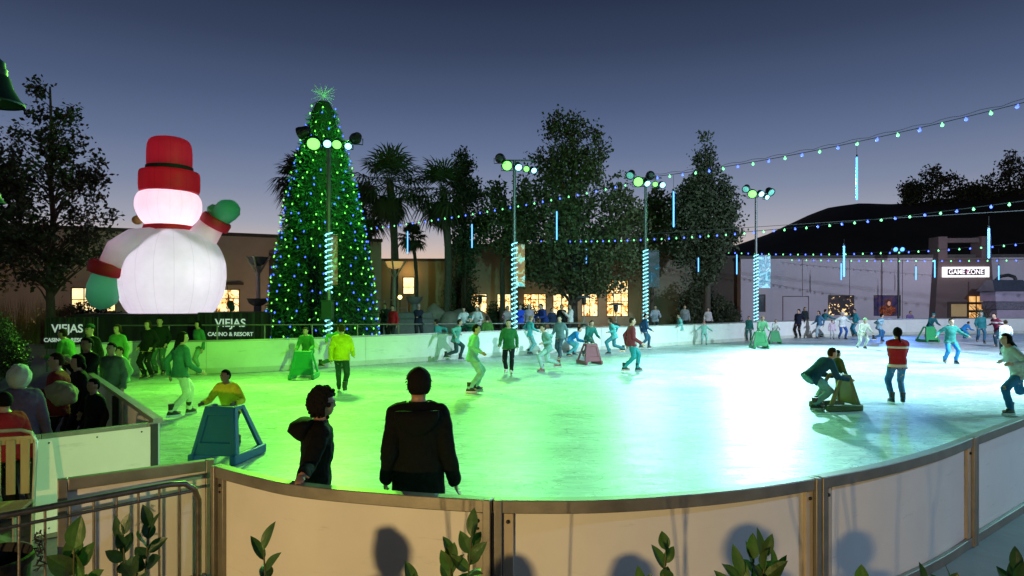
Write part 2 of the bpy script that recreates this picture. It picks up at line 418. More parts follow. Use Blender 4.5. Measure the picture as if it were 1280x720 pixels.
gate('barrier_gate', 'open white gate standing out from the left end of the rink barrier', (-3.72, 6.66), (-4.49, 6.0), True)

# pipe railing behind the far boards
path = [P(150, 407, 20.6), P(370, 406, 21.2), P(560, 405, 25.2), P(735, 404, 29.6)]
root = thing('pipe_railing', 'thin steel pipe railing running just behind the far white barrier', 'railing', (path[0].x, path[0].y, 0))
MB().tube(path, .024, 8).build('top_rail', STEEL, root)
mid = [Vector((p.x, p.y, p.z - .5)) for p in path]
for u in range(0, 12):
    t = u / 11 * 2.999; i = int(t); q = path[i].lerp(path[i + 1], t - i)
    MB().tube([(q.x, q.y, 0), (q.x, q.y, q.z)], .026, 8).build('post', STEEL, root)
rebase(root)

# ------------------------------------------------------------------ buildings
def on_wall(p0, p1, x, y):
    k = (x - 640) / F; dx, dy = p1[0] - p0[0], p1[1] - p0[1]
    t = (k * p0[1] - p0[0]) / (dx - k * dy); Y = p0[1] + dy * t
    return t * math.hypot(dx, dy), CAMZ - (y - HY) * Y / F
def at_x(x, Y): return ((x - 640) * Y / F, Y)
def wall_mesh(Lw, H, th, holes):
    mb = MB(); xs = sorted({0, Lw, *[h[0] for h in holes], *[h[1] for h in holes]}); zs = sorted({0, H, *[h[2] for h in holes], *[h[3] for h in holes]})
    for i in range(len(xs) - 1):
        run = None
        for j in range(len(zs) - 1):
            cx, cz = (xs[i] + xs[i + 1]) / 2, (zs[j] + zs[j + 1]) / 2
            inside = any(h[0] < cx < h[1] and h[2] < cz < h[3] for h in holes)
            if not inside: run = (run[0], zs[j + 1]) if run else (zs[j], zs[j + 1])
            if (inside or j == len(zs) - 2) and run:
                mb.box2((xs[i], 0, run[0]), (xs[i + 1], th, run[1])); run = None
    return mb
WARM = picture('lit_shop_interior', ['#3a1a08', '#8a4a16', '#f2b45a', '#ffe2a0', '#fff2cf', '#e8953c', '#7a3a12'], 3.2, 1.15, 'noise', .42)
WARM2 = picture('lit_room_interior', ['#c07a2c', '#ffdf9a', '#fff0c4', '#ffe6ac'], .9, 1.3, 'noise', .6)
FRAME = mat('window_frame', (.05, .04, .03), .5, 0)
def building(name, label, cat, p0, p1, H, wmat, windows=(), depth=9, cap=.25, th=.35):
    dx, dy = p1[0] - p0[0], p1[1] - p0[1]; Lw = math.hypot(dx, dy)
    root = thing(name, label, cat, (p0[0], p0[1], 0), math.atan2(dy, dx))
    holes = []
    for wdw in windows:
        (x0, y0, x1, y1, bars, hb, pm) = wdw
        u0, z1 = on_wall(p0, p1, x0, y0); u1, _ = on_wall(p0, p1, x1, y0); _, z0 = on_wall(p0, p1, x1, y1)
        holes.append((u0, u1, max(.02, z0), z1))
    wall_mesh(Lw, H, th, holes).build('wall', wmat, root, smooth=False)
    MB().box2((-.08, -.08, H + .002), (Lw + .08, th + .06, H + cap)).build('coping', mat('coping', (.07, .065, .06), .7), root)
    mb = MB(); mb.box2((0, th + .01, 0), (.3, depth, H - .2)); mb.box2((Lw - .3, th + .01, 0), (Lw, depth, H - .2)); mb.box2((.31, depth - .3, 0), (Lw - .31, depth, H - .2))
    mb.build('side_wall', wmat, root, smooth=False)
    MB().box2((0, th + .07, H - .19), (Lw, depth, H - .02)).build('roof', mat('roofing', (.04, .04, .04), .9), root, smooth=False)
    for (u0, u1, z0, z1), wdw in zip(holes, windows):
        bars, hb, pm = wdw[4:]
        f = MB(); t = .07
        f.box2((u0, .05, z0), (u0 + t, .2, z1)); f.box2((u1 - t, .05, z0), (u1, .2, z1)); f.box2((u0 + t, .05, z1 - t), (u1 - t, .2, z1)); f.box2((u0 + t, .05, z0), (u1 - t, .2, z0 + t))
        for k in range(bars):
            x = u0 + (u1 - u0) * (k + 1) / (bars + 1); f.box2((x - .03, .08, z0 + t), (x + .03, .16, z1 - t))
        for z in hb:
            zz = z0 + (z1 - z0) * z; f.box2((u0 + t, .09, zz - .025), (u1 - t, .15, zz + .025))
        fo = f.build('window', FRAME, root, smooth=False)
        MB().box2((u0 + t + .004, .17, z0 + t + .004), (u1 - t - .004, .19, z1 - t - .004)).build('pane', pm, fo, smooth=False)
    return root, Lw
BEIGE = mat('beige_stucco', (.50, .455, .37), .85, 0, .12, .6, .2, 20)
OLIVE = mat('olive_stucco', (.21, .20, .145), .85, 0, .18, .5, .2, 20)
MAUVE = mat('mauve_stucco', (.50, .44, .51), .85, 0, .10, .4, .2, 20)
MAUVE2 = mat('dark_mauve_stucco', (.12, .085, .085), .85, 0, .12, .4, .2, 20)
# left building
lb0, lb1 = at_x(-60, 38.2), at_x(560, 58)
lb0 = (-34.6, 38.0); lb1 = (-10.2, 50)
root, Lw = building('beige_building', 'low beige building with lit windows behind the inflatable snowman', 'building', lb0, lb1, 6.7, BEIGE,
    [(88, 359, 121, 393, 1, (.55, ), WARM2), (132, 374, 145, 390, 0, (), WARM2), (270, 361, 300, 392, 1, (.62,), WARM)])
u0, z1 = on_wall(lb0, lb1, 336, 316); u1, _ = on_wall(lb0, lb1, 350, 316)
MB().box2((u0, -.35, 0), (u1, -.005, z1)).build('pilaster', mat('dark_stucco', (.07, .06, .05), .85, 0, .15), root, smooth=False)
u0, z1 = on_wall(lb0, lb1, 264, 356); u1, _ = on_wall(lb0, lb1, 304, 356)
MB().box2((u0, -.5, z1), (u1, -.005, z1 + .18)).build('canopy', mat('dark_stucco', (.07, .06, .05)), root, smooth=False)
# wing beyond the palms with a lit recess
wb0, wb1 = at_x(448, 57), at_x(566, 57)
root, Lw = building('beige_wing', 'tan building wing with glowing window seen between the palm trunks', 'building', wb0, wb1, 5.6, mat('tan_stucco', (.34, .27, .16), .85, 0, .12, .6, .2, 20),
    [(503, 346, 518, 368, 0, (.42,), WARM2)])
# central shop building
cb0, cb1 = at_x(560, 55), at_x(908, 55.5)
root, Lw = building('shop_building', 'dark olive shop building with row of warm lit windows behind the trees', 'building', cb0, cb1, 6.75, OLIVE,
    [(588, 367, 609, 394, 1, (.62,), WARM), (621, 367, 639, 392, 1, (.62,), WARM), (654, 367, 683, 396, 2, (.75,), WARM), (691, 367, 713, 396, 1, (.68,), WARM), (727, 367, 748, 396, 1, (.68,), WARM), (758, 350, 786, 396, 2, (.42, .64), WARM), (888, 366, 898, 374, 0, (), mat('dim_pane', (.25, .16, .08), .5))])
for x0, x1, y1 in ((640, 644, 304), (716, 725, 306), (800, 812, 306)):
    u0, z1 = on_wall(cb0, cb1, x0, y1); u1, _ = on_wall(cb0, cb1, x1, y1)
    MB().box2((u0, -.3, 0), (u1, -.005, z1)).build('pilaster', OLIVE, root, smooth=False)
# mauve building right
rb0, rb1 = at_x(926, 52), at_x(1420, 49)
root, Lw = building('mauve_building', 'wide flat mauve building carrying the GAME ZONE sign', 'building', rb0, rb1, 5.5, MAUVE,
    [(1035, 369, 1068, 394, 0, (), BLACK), (1092, 369, 1126, 395, 0, (), BLACK), (948, 368, 957, 390, 0, (), mat('night_glass', (.02, .04, .06), .2)),], depth=12)
def rbu(x, y): return on_wall(rb0, rb1, x, y)
mb = MB()
for x in (1003, 1062, 1128):
    u, _ = rbu(x, 340); mb.box2((u - .02, -.012, 0), (u + .02, -.003, 5.4))
mb.build('joint_strip', MAUVE2, root, smooth=False)
u0, z1 = rbu(978, 370); u1, _ = rbu(1011, 370)
d = MB(); d.box2((u0, -.03, 0), (u0 + .06, -.003, z1)); d.box2((u1 - .06, -.03, 0), (u1, -.003, z1)); d.box2((u0 + .06, -.03, z1 - .06), (u1 - .06, -.003, z1))
dd = MB().box2((u0 + .062, -.02, 0), (u1 - .062, -.003, z1 - .062)).build('door', MAUVE, root, smooth=False)
o = d.build('door_frame', MAUVE2, dd, smooth=False)
# entrance block with pylons, beam, door
u0, _ = rbu(1160, 398); u1, _ = rbu(1236, 398); ut0, zt = rbu(1166, 318); ut1, _ = rbu(1231, 318)
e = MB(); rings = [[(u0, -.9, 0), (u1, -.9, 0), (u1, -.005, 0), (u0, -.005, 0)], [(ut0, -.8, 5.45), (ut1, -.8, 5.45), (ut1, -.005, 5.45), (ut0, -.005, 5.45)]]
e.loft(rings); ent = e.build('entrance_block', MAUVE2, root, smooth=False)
up, zp = rbu(1166, 297); uq, _ = rbu(1177, 297); ur, _ = rbu(1219, 297); us, _ = rbu(1231, 297)
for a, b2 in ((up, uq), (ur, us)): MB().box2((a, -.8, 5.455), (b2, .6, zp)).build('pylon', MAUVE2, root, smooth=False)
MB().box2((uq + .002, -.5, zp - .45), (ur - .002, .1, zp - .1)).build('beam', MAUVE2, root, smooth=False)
a, zt = rbu(1176, 377); b2, _ = rbu(1224, 377)
do = MB().box2((a, -.96, 0), (b2, -.915, zt)).build('door', mat('door_frame_dark', (.05, .035, .03), .5), root, smooth=False)
a2, zt2 = rbu(1180, 380); b3, _ = rbu(1199, 380); c3, _ = rbu(1201, 380); d3, _ = rbu(1220, 380)
MB().box2((a2, -.99, .9), (b3, -.97, zt2)).build('door_leaf', emit('dim_warm_door', (.30, .21, .10), .35), do, smooth=False)
gl = MB()
for k in range(2):
    for j in range(4):
        x = c3 + (d3 - c3) * k / 2; z = .1 + j * .62; gl.box2((x + .06, -.99, z + .06), (x + (d3 - c3) / 2 - .05, -.97, z + .5))
gl.build('glass_pane', picture('warm_glass', ['#5a3312', '#f0b060', '#ffe0a0'], 1.5, .8), do, smooth=False)
# sign
a, zt = rbu(1169, 334.5); b2, zb = rbu(1226, 347); cxs = (a + b2) / 2; czs = (zt + zb) / 2
sgn = MB().box2((a, -1.05, zb), (b2, -.925, zt)).build('sign_box', emit('sign_face', (1, .93, .95), .95), root, smooth=False)
wS = b2 - a; hS = zt - zb
MB().box2((a + wS * .1, -1.062, zb + hS * .2), (b2 - wS * .1, -1.053, zt - hS * .2)).build('sign_field', mat('sign_dark_field', (.05, .035, .05), .5), sgn, smooth=False)
t1 = text('lettering', 'GAME ZONE', hS * .64, emit('sign_letter', (1, .9, .95), .95), sgn, (cxs, -1.07, czs), bold=.006)
t1.data.space_character = 1.0; bpy.context.view_layer.update(); t1.scale.x = wS * .74 / max(.1, t1.dimensions.x)
star = MB().box((cxs + .10, -1.066, czs), (hS * .15, .006, hS * .15), 0, 0, R(45)).build('emblem', emit('sign_pink', (1, .25, .45), 1.2), sgn, smooth=False)
# posters in their recesses
def poster(x0, y0, x1, y1, m, name):
    u0, z1 = rbu(x0, y0); u1, z0 = rbu(x1, y1)
    return MB().box2((u0, .02, max(z0, .1)), (u1, .045, z1)).build('poster', m, root, smooth=False), (u0, u1, max(z0, .1), z1)
p1, _ = poster(1036.2, 370.2, 1066.8, 394, picture('poster_print_fire', ['#0a0608', '#140a10', '#120c18', '#0c0810', '#1a0a10', '#240a10', '#6a1418', '#f08a40', '#ffd890'], 2.9, .9, 'noise', .20), '')
p2, (u0, u1, z0, z1) = poster(1093.2, 370.2, 1124.8, 395, picture('poster_print_night', ['#07060d', '#15122c', '#2a2250', '#5a3a28', '#0d0a18'], 1.5, .35), '')
uc = u0 + (u1 - u0) * .52; hz = z1 - z0
f = MB().box2((u0 + (u1 - u0) * .3, .006, z0), (u0 + (u1 - u0) * .315, .018, z1)).build('divider', BLACK, p2, smooth=False)
f = MB(); f.lathe([(hz * .27, 0), (hz * .27, .004)], n=18, M=Matrix.Translation((uc, .014, z0 + hz * .285)) @ Matrix.Rotation(PI / 2, 4, 'X') @ Matrix.Diagonal((1.55, 1.0, 1, 1)))
f.build('printed_coat', picture('coat_print', ['#0c0606', '#240a0a', '#5a1810', '#a8641c', '#160a0c', '#0a0608'], 4.2, .4), p2)
f = MB(); f.lathe([(hz * .17, 0), (hz * .17, .004)], n=18, M=Matrix.Translation((uc + .05, .008, z0 + hz * .64)) @ Matrix.Rotation(PI / 2, 4, 'X') @ Matrix.Diagonal((.95, 1.3, 1, 1)))
f.build('printed_hair', picture('hair_print', ['#120806', '#3a180c', '#7a3c26', '#2a100a'], 5, .4), p2)
f = MB(); f.lathe([(hz * .09, 0), (hz * .09, .004)], n=18, M=Matrix.Translation((uc + .11, .002, z0 + hz * .63)) @ Matrix.Rotation(PI / 2, 4, 'X') @ Matrix.Diagonal((.9, 1.3, 1, 1)))
f.build('printed_face', picture('face_print', ['#5a2c22', '#b87a64', '#dcae98', '#8a5040'], 4.0, .35), p2)

# dark link block between the shop building and the mauve building
lk0, lk1 = at_x(886, 54), at_x(930, 53)
building('link_building', 'narrow unlit brown building filling the gap left of the mauve wall', 'building', lk0, lk1, 5.6, mat('brown_stucco', (.085, .065, .055), .85, 0, .15), depth=8)

# tiered kiosk beside the entrance
kx, ky = at_x(1256, 45.5)
root = thing('festival_kiosk', 'lilac tiered kiosk with sloping dark roof at the right edge', 'kiosk', (kx, ky, 0), R(-6))
MB().box((0, 0, .75), (2.0, 1.6, 1.5)).build('base', mat('lilac_panel', (.40, .32, .42), .6, 0, .12), root, bevel=.02)
MB().box((0, -.05, 1.79), (2.2, 1.7, .55)).build('band', mat('grey_panel', (.16, .14, .18), .6, 0, .5, 9), root, bevel=.02)
MB().box((0, 0, 2.44), (2.3, 1.8, .72)).build('upper_tier', mat('lilac_panel', (.40, .32, .42)), root, bevel=.02)
MB().loft([[(-1.3, -1.05, 2.81), (1.3, -1.05, 2.81), (1.3, 1.05, 2.81), (-1.3, 1.05, 2.81)], [(-1.0, -.3, 3.6), (1.0, -.3, 3.6), (1.0, .4, 3.6), (-1.0, .4, 3.6)]]).build('roof', mat('slate_roof', (.06, .07, .10), .6, 0, .2, 5), root, smooth=False)
MB().tube([(-.7, -.2, 3.6), (-.45, -.2, 3.85), (.1, -.2, 3.95), (.5, -.2, 3.82), (.6, -.2, 3.6)], .12, 8).build('roof_vent', DARKSTEEL, root)
for y in (-.6, .3): MB().tube([(1.2, y, 2.8), (1.95, y - .3, .1)], .05, 6).build('side_strut', DARKSTEEL, root)
rng = random.Random(5); br = MB()
for k in range(26):
    a = rng.uniform(0, 2 * PI); q = Vector((-1.75, -.2, 0)); pts = [q, q + Vector((rng.uniform(-.2, .2), 0, rng.uniform(.5, 1.0)))]
    for j in range(3): pts.append(pts[-1] + Vector((math.cos(a) * .25 + rng.uniform(-.2, .2), math.sin(a) * .2, rng.uniform(.1, .5))))
    br.tube(pts, [.05, .04, .03, .02, .008], 5)
t = br.build('bare_shrub', TRUNK); t.location = (kx, ky, 0); tag(t, 'leafless dark shrub with twisting stems left of the tiered kiosk', 'shrub')

# ------------------------------------------------------------------ hill
tab = [(600, 318), (860, 318), (905, 310), (960, 291), (1010, 268), (1035, 259), (1060, 255), (1100, 254), (1150, 251), (1210, 242), (1280, 235), (1400, 222), (1560, 225), (1800, 250), (2200, 290)]
def ridge(xp):
    for (x0, y0), (x1, y1) in zip(tab[:-1], tab[1:]):
        if x0 <= xp <= x1: return y0 + (y1 - y0) * (xp - x0) / (x1 - x0)
    return 318
hv = []; hf = []; nx, ny = 120, 40
for j in range(ny):
    Y = 70 + 180 * j / (ny - 1)
    for i in range(nx):
        xp = 620 + 1500 * i / (nx - 1); X = (xp - 640) * 125 / F * (.85 + .15 * Y / 125)
        xe = 640 + X / max(Y, 70) * F if Y < 125 else xp
        top = max(0, 2.3 + (HY - ridge(xp)) * 125 / F - 9.0 * max(0, (900 - xp) / 280))
        s = min(1, max(0, (Y - 70) / 55)); s = s * s * (3 - 2 * s); fall = 1 - .5 * max(0, (Y - 125) / 125)
        hv.append((X, Y, top * s * fall + (noise.noise((X * .1, Y * .1, 0)) * .5 - .4) * (1 if s < 1 else .5)))
for j in range(ny - 1):
    for i in range(nx - 1): hf.append((j * nx + i, j * nx + i + 1, (j + 1) * nx + i + 1, (j + 1) * nx + i))
mb = MB(); mb.add(hv, hf)
tag(mb.build('hill', mat('hill_scrub', (.022, .022, .018), .95, 0, .5, .15), recalc=False), kind='structure')
# ------------------------------------------------------------------ floodlight poles
POLE = mat('pole_steel', (.16, .18, .18), .45, .6, .15)
HOUS = mat('lamp_housing', (.03, .035, .035), .4, .3)
L_G = emit('lens_green', (.18, 1, .12), 2.1); L_C = emit('lens_cyan', (.32, .95, 1), 2.2); L_B = emit('lens_blue', (.07, .26, 1), 3.0); L_OFF = emit('lens_dim', (.15, .5, .42), .5)
GREEN, MINT, CYAN, WHITE, BLUE = (.24, 1, .06), (.20, 1, .36), (.22, .9, 1), (.78, .96, 1), (.1, .3, 1)
def flood(root, loc, aim, lens, r=.15, light=None, depth=.34):
    """one can-shaped flood on the bar; light = (watts, colour, cone)"""
    loc = Vector(loc); d = (Vector(aim) - loc).normalized(); M = Matrix.Translation(loc - Vector(root.location)) @ d.to_track_quat('-Z', 'Y').to_matrix().to_4x4()
    h = MB().lathe([(r * .55, depth), (r * .8, depth * .8), (r * .92, depth * .3), (r * 1.05, 0), (r * 1.05, -.06), (r * .9, -.06), (r * .88, -.005)], n=14, M=M)
    h.tube([M @ Vector((-r * 1.15, 0, .1)), M @ Vector((-r * 1.15, -r * 1.1, .1)), M @ Vector((r * 1.15, -r * 1.1, .1)), M @ Vector((r * 1.15, 0, .1))], .018, 5)
    o = h.build('floodlight', HOUS, root)
    MB().lathe([(r * .86, -.004), (r * .86, -.03), (r * .5, -.055), (.02, -.06)], n=14, M=M).build('lens', lens, o)
    if light:
        e, c, cone = light
        lamp('flood_lamp', 'SPOT', loc + d * .12, e, c, aim=aim, parent=root, size=.14, angle=cone, blend=.75)
    return o
def flood_pole(px, Y, ytop, label, heads, box=False, r=.075):
    base = at_x(px, Y); zt = CAMZ - (ytop - HY) * Y / F
    root = thing('floodlight_pole', label, 'light pole', (base[0], base[1], 0), 0, 'floodlight poles around the rink')
    MB().lathe([(.17, 0), (.17, .03), (r * 1.3, .05), (r * 1.2, .3), (r, .35), (r * .85, zt)], n=14).build('pole', POLE, root)
    k = Y / F; xs = [h[0] for h in heads]
    MB().tube([((min(xs) - px) * k, 0, zt - .02), ((max(xs) - px) * k, 0, zt - .02)], .035, 8).build('crossarm', POLE, root)
    for (hx, hy, aim, lens, rr, light) in heads:
        flood(root, (base[0] + (hx - px) * k, base[1] - .18, CAMZ - (hy - HY) * k), aim, lens, rr, light)
    if box:
        MB().box((.02, -.2, 1.9), (.36, .28, .62)).build('control_box', mat('green_box', (.012, .05, .035), .5), root, bevel=.015)
        MB().box((.02, -.2, 2.23), (.40, .32, .03)).build('box_lid', mat('green_box', (.012, .05, .035), .5), root)
    return root, base, zt, k
POLES = []
TREE_X = (404 - 640) * 26.4 / F
# aims lie on ice or ground; added green spots in dim heads light trees
p = flood_pole(411, 21.6, 176, 'floodlight pole with green lamps and control box in front of the Christmas tree',
    [(378, 168, (-20, 24, 4), L_OFF, .2, None), (394, 181, (-4.2, 11.5, 0), L_G, .24, (4700, GREEN, 104)), (411, 181, (-2, 9.5, 0), L_C, .15, None),
     (423, 182, (-4.0, 8.6, 0), L_G, .17, (3300, GREEN, 90)), (437, 184, (-3.2, 9, 0), L_C, .13, None), (446, 175, (TREE_X, 26.4, 7.5), L_OFF, .19, (1800, (.12, 1, .1), 100))], True); POLES.append(p)
p = flood_pole(643, 26.6, 200, 'floodlight pole with fire coloured banner standing behind the middle of the far barrier',
    [(625, 199, (1, 46, 10), L_OFF, .2, (350, (.15, 1, .1), 80)), (634, 208, (-.8, 10.5, 0), L_G, .22, (4000, (.25, 1, .08), 92)), (648, 210, (2, 15, 0), L_C, .16, (900, CYAN, 80)),
     (658, 212, (-1, 10, 0), L_G, .13, None), (667, 214, (5, 12, 0), L_C, .13, None)]); POLES.append(p)
p = flood_pole(807, 30.2, 222, 'floodlight pole with dark blue banner, third along the far barrier',
    [(787, 220, (0, 20, 0), L_OFF, .2, None), (797, 228, (2.5, 13, 0), L_G, .24, (3300, (.25, 1, .20), 85)), (808, 230, (8.5, 19, 0), L_C, .16, (3600, (.42, .94, 1), 70)),
     (818, 231, (3, 12, 0), L_G, .13, None), (827, 232, (8, 12, 0), L_C, .15, None), (812, 220, (8, 45, 10), L_OFF, .2, (450, (.15, 1, .1), 80))]); POLES.append(p)
p = flood_pole(945, 35.2, 240, 'floodlight pole farthest right, in front of the mauve building edge',
    [(931, 237, (6, 24, 0), L_OFF, .2, None), (939, 243, (8, 20, 0), L_G, .24, (1500, MINT, 90)), (950, 243, (14, 21, 0), L_C, .17, (14000, (.50, .93, 1), 80)),
     (962, 241, (18, 24, 0), L_OFF, .22, None), (957, 247, (16, 18, 0), L_C, .14, None)]); POLES.append(p)
# the blue lamp in front of the mauve building
b0 = at_x(1123, 47.5); zt = CAMZ - (314 - HY) * 47.5 / F
root = thing('floodlight_pole', 'slim dark lamp post with two bright blue lamps before the mauve building', 'light pole', (b0[0], b0[1], 0), 0, 'floodlight poles around the rink')
MB().lathe([(.14, 0), (.08, .1), (.055, zt)], n=12).build('pole', DARKSTEEL, root)
MB().tube([(-.42, 0, zt - .1), (.35, 0, zt - .1)], .03, 6).build('crossarm', DARKSTEEL, root)
for dx, rr in ((-.32, .19), (.18, .19)): flood(root, (b0[0] + dx, b0[1] - .15, zt + .12), (b0[0] + dx * 3, 20, 0), L_B, rr, (2600, BLUE, 110) if dx < 0 else None)
# poles of the near side, outside the picture, that light the far barrier and the right half of the ice
for (bx, by, zt, lab, heads) in (
    (21.5, 15.8, 8.8, 'floodlight pole on the near right side of the rink with white lamps',
     [((13.5, 20, 0), L_C, (25000, (.60, .94, 1), 76)), ((11.5, 12.5, 0), L_C, (8000, (.32, .9, .95), 56)), ((24, 43, 2.5), L_C, (17000, (.66, .80, 1), 92))]),
    (4.6, 1.4, 7.8, 'floodlight pole on the near side of the rink with green lamps',
     [((-8, 20.5, .5), L_G, (10500, GREEN, 34)), ((3, 27.5, 1.9), L_C, (13000, (.36, 1, .84), 36)), ((-4.4, 6.2, .4), L_G, (2600, (.5, 1, .36), 11))]),
    (12.5, 2.2, 6.5, 'lamp pole on the plaza right of the rink with a cool blue lamp',
     [((5.2, 5.0, .3), L_C, (1300, (.38, .62, 1), 60))])):
    root = thing('floodlight_pole', lab, 'light pole', (bx, by, 0), 0, 'floodlight poles around the rink')
    MB().lathe([(.17, 0), (.1, .05), (.08, zt)], n=12).build('pole', POLE, root)
    MB().tube([(-.6, 0, zt), (.6, 0, zt)], .035, 6).build('crossarm', POLE, root)
    for i, (aim, ln, li) in enumerate(heads): flood(root, (bx - .5 + i * .5, by + .18, zt - .12), aim, ln, .22, li)

# rope lights winding round the poles, banners beside them
ROPE = emit('rope_light', (.25, .78, 1), 1.7)
def rope(pi, y0, y1, turns, label, r=.115):
    _, base, zt, k = POLES[pi]; z0, z1 = CAMZ - (y1 - HY) * k, CAMZ - (y0 - HY) * k
    z0 = max(z0, .05); pts = []; n = int(turns * 14)
    for i in range(n + 1):
        a = 2 * PI * turns * i / n; pts.append((r * math.cos(a), r * math.sin(a), z0 + (z1 - z0) * i / n))
    o = MB().tube(pts, .021, 6).build('rope_light', ROPE); o.location = (base[0], base[1], 0)
    return tag(o, label, 'rope light', 'rope lights wound round the poles')
rope(0, 291, 366, 11, 'glowing rope light spiralling round the pole in front of the Christmas tree')
rope(0, 398, 430, 5, 'short glowing rope light coiled round the pole under the green control box')
rope(1, 303, 414, 18, 'glowing rope light spiralling round the pole with the fire coloured banner')
rope(2, 312, 405, 20, 'glowing rope light spiralling round the pole with the dark blue banner')
rope(3, 318, 402, 20, 'glowing rope light spiralling round the pole farthest right')
def banner(pi, x0, x1, y0, y1, m, label, ang=0):
    _, base, zt, k = POLES[pi]; X0, X1 = (x0 - 640) * k - base[0], (x1 - 640) * k - base[0]; z1, z0 = CAMZ - (y0 - HY) * k, CAMZ - (y1 - HY) * k
    root = thing('pole_banner', label, 'banner', (base[0], base[1], 0), ang, 'banners hanging on the light poles')
    mb = MB(); cols = []; nseg = 8
    for j in range(nseg + 1):
        z = z0 + (z1 - z0) * j / nseg; b_ = .03 * math.sin(j * 1.1)
        cols.append([(X0, -.02 + b_, z), (X1, -.02 + b_ * .6, z), (X1, -.005 + b_ * .6, z), (X0, -.005 + b_, z)])
    mb.loft(cols).build('banner_cloth', m, root)
    for z in (z0 + .04, z1 - .04): MB().tube([(0, 0, z), (X1 + .05, 0, z)], .018, 6).build('bracket', DARKSTEEL, root)
banner(0, 413.5, 422, 293, 356, picture('banner_print_pale', ['#6f8fae', '#cfd9e6', '#b0444e', '#e8eef4', '#86a8c4'], 2.6, 0, 'noise', .5), 'narrow pale banner with red print on the pole before the Christmas tree')
banner(1, 645, 656, 305, 358, picture('banner_print_fire', ['#0f8fc0', '#38b6dc', '#e9f2f4', '#d87a2c', '#7c1f58', '#f0d0a0', '#1f9cc8'], 2.4, 0, 'noise', .5), 'light blue banner with orange and maroon print on its pole')
banner(2, 809, 824, 313, 359, picture('banner_print_night', ['#1a9ad0', '#0d3a60', '#14171f', '#5f3f66', '#8fd0e8', '#0f7fb8'], 2.0, 0, 'noise', .5), 'bright blue banner with dark figure print on the third pole')
banner(3, 947.5, 963, 319, 360, picture('banner_print_ice', ['#2aa8c8', '#a8e0ea', '#2f6f88', '#e0f4f6', '#3f8ea8'], 2.6, 0, 'noise', .5), 'washed out icy blue banner on the pole farthest right')

# ------------------------------------------------------------------ strings of bulbs and hanging tubes
CABLE = mat('cable', (.02, .022, .025), .6)
B_G = emit('bulb_green', (.22, 1, .34), 1.7); B_B = emit('bulb_blue', (.07, .13, 1), 3.0)
proto_b = {}
def bulb_mesh(r, m):
    key = (round(r, 3), m.name)
    if key not in proto_b:
        o = MB().lathe([(r * .35, r * 1.7), (r * .4, r * .9), (r * .9, r * .45), (r, 0), (r * .75, -r * .65), (r * .2, -r)], n=10).build('light_bulb', m)
        proto_b[key] = o.data; bpy.data.objects.remove(o)
    return proto_b[key]
def string(label, a, b2, sag, step, r, frm=0, to=1, double=False):
    a, b2 = Vector(a), Vector(b2); n = 60
    def at(t): q = a.lerp(b2, t); q.z -= sag * 4 * t * (1 - t); return q
    root = thing('light_string', label, 'string lights', a, 0, 'strings of coloured bulbs over the rink')
    MB().tube([at(i / n) - a for i in range(n + 1)], .014, 5).build('cable', CABLE, root)
    if double: MB().tube([at(i / n) - a + Vector((0, 0, .05 + .07 * abs(math.sin(i * .9)))) for i in range(n + 1)], .008, 4).build('support_wire', CABLE, root)
    Ln = (b2 - a).length; k = int(Ln / step)
    rng = random.Random(hash(label) % 1000 if False else len(label))
    for i in range(k + 1):
        t = i / k
        if not frm <= t <= to: continue
        o = bpy.data.objects.new('light_bulb', bulb_mesh(r, (B_G, B_B)[i % 2])); COL.objects.link(o); o.parent = root
        q = at(t) - a; o.location = (q.x, q.y, q.z - r * 1.6); o.rotation_euler = (rng.uniform(-.25, .25), rng.uniform(-.25, .25), 0)
    return at
NR = Vector((21.5, 15.8, 8.9))
_, bp3, zt3, _ = POLES[2]
sA = string('string of blue and green bulbs rising from the Christmas tree to the third pole', P(424, 289, 43), (bp3[0], bp3[1], zt3 - .1), .25, .52, .043)
sB = string('thick string of bulbs climbing from the third pole out over the right of the rink', (bp3[0], bp3[1], zt3), P(1420, 91, 18.0), .35, .66, .054, double=True)
sC = string('string of bulbs sagging from the big leafy tree down and up to the right edge', P(660, 300, 45), P(1420, 232, 19), .55, .52, .044)
sD = string('nearly level string of bulbs crossing in front of the mauve building', P(880, 313, 48), P(1400, 292, 31), .55, .5, .044)
sE = string('lowest faint string of bulbs along the mauve building front', P(990, 324, 50), P(1400, 322, 40), .12, .5, .045)
root = MB().tube([P(690, 300, 46), P(800, 293, 42), P(940, 284, 38), P(1110, 273, 34), P(1400, 256, 28)], .016, 5).build('support_cable', mat('wire_grey', (.10, .12, .12), .5))
tag(root, 'bare thin cable slung across above the mauve building', 'cable')
TUBE = emit('light_tube', (.10, .37, 1), 2.1)
def tube(x, y0, y1, Y, ytop, label):
    a, b2 = P(x, y0, Y), P(x, y1, Y); top = P(x, ytop, Y)
    root = thing('hanging_tube', label, 'light tube', (b2.x, b2.y, b2.z), 0, 'blue light tubes hanging from the strings')
    h = a.z - b2.z; r = .036
    MB().lathe([(r * .4, 0), (r, .03), (r, h - .03), (r * .4, h)], n=10).build('glow_tube', TUBE, root)
    MB().lathe([(r * .5, h + .001), (r * .9, h + .01), (r * .9, h + .07), (.01, h + .09)], n=8).build('tube_cap', HOUS, root)
    MB().tube([(0, 0, h + .06), (0, 0, top.z - b2.z)], .008, 4).build('hanger', CABLE, root)
tube(1071, 196, 250, 24.4, 175, 'largest blue light tube, hanging alone against the open sky on the right')
tube(842, 239, 284, 29.6, 219, 'blue light tube in front of the dark columnar tree')
tube(696, 264, 300, 35, 252, 'blue light tube hanging before the middle of the big leafy tree')
tube(590, 280, 310, 38.5, 268, 'blue light tube right of the palm crowns')
tube(509.5, 289, 317, 41, 279, 'short blue light tube between the two palm trunks')
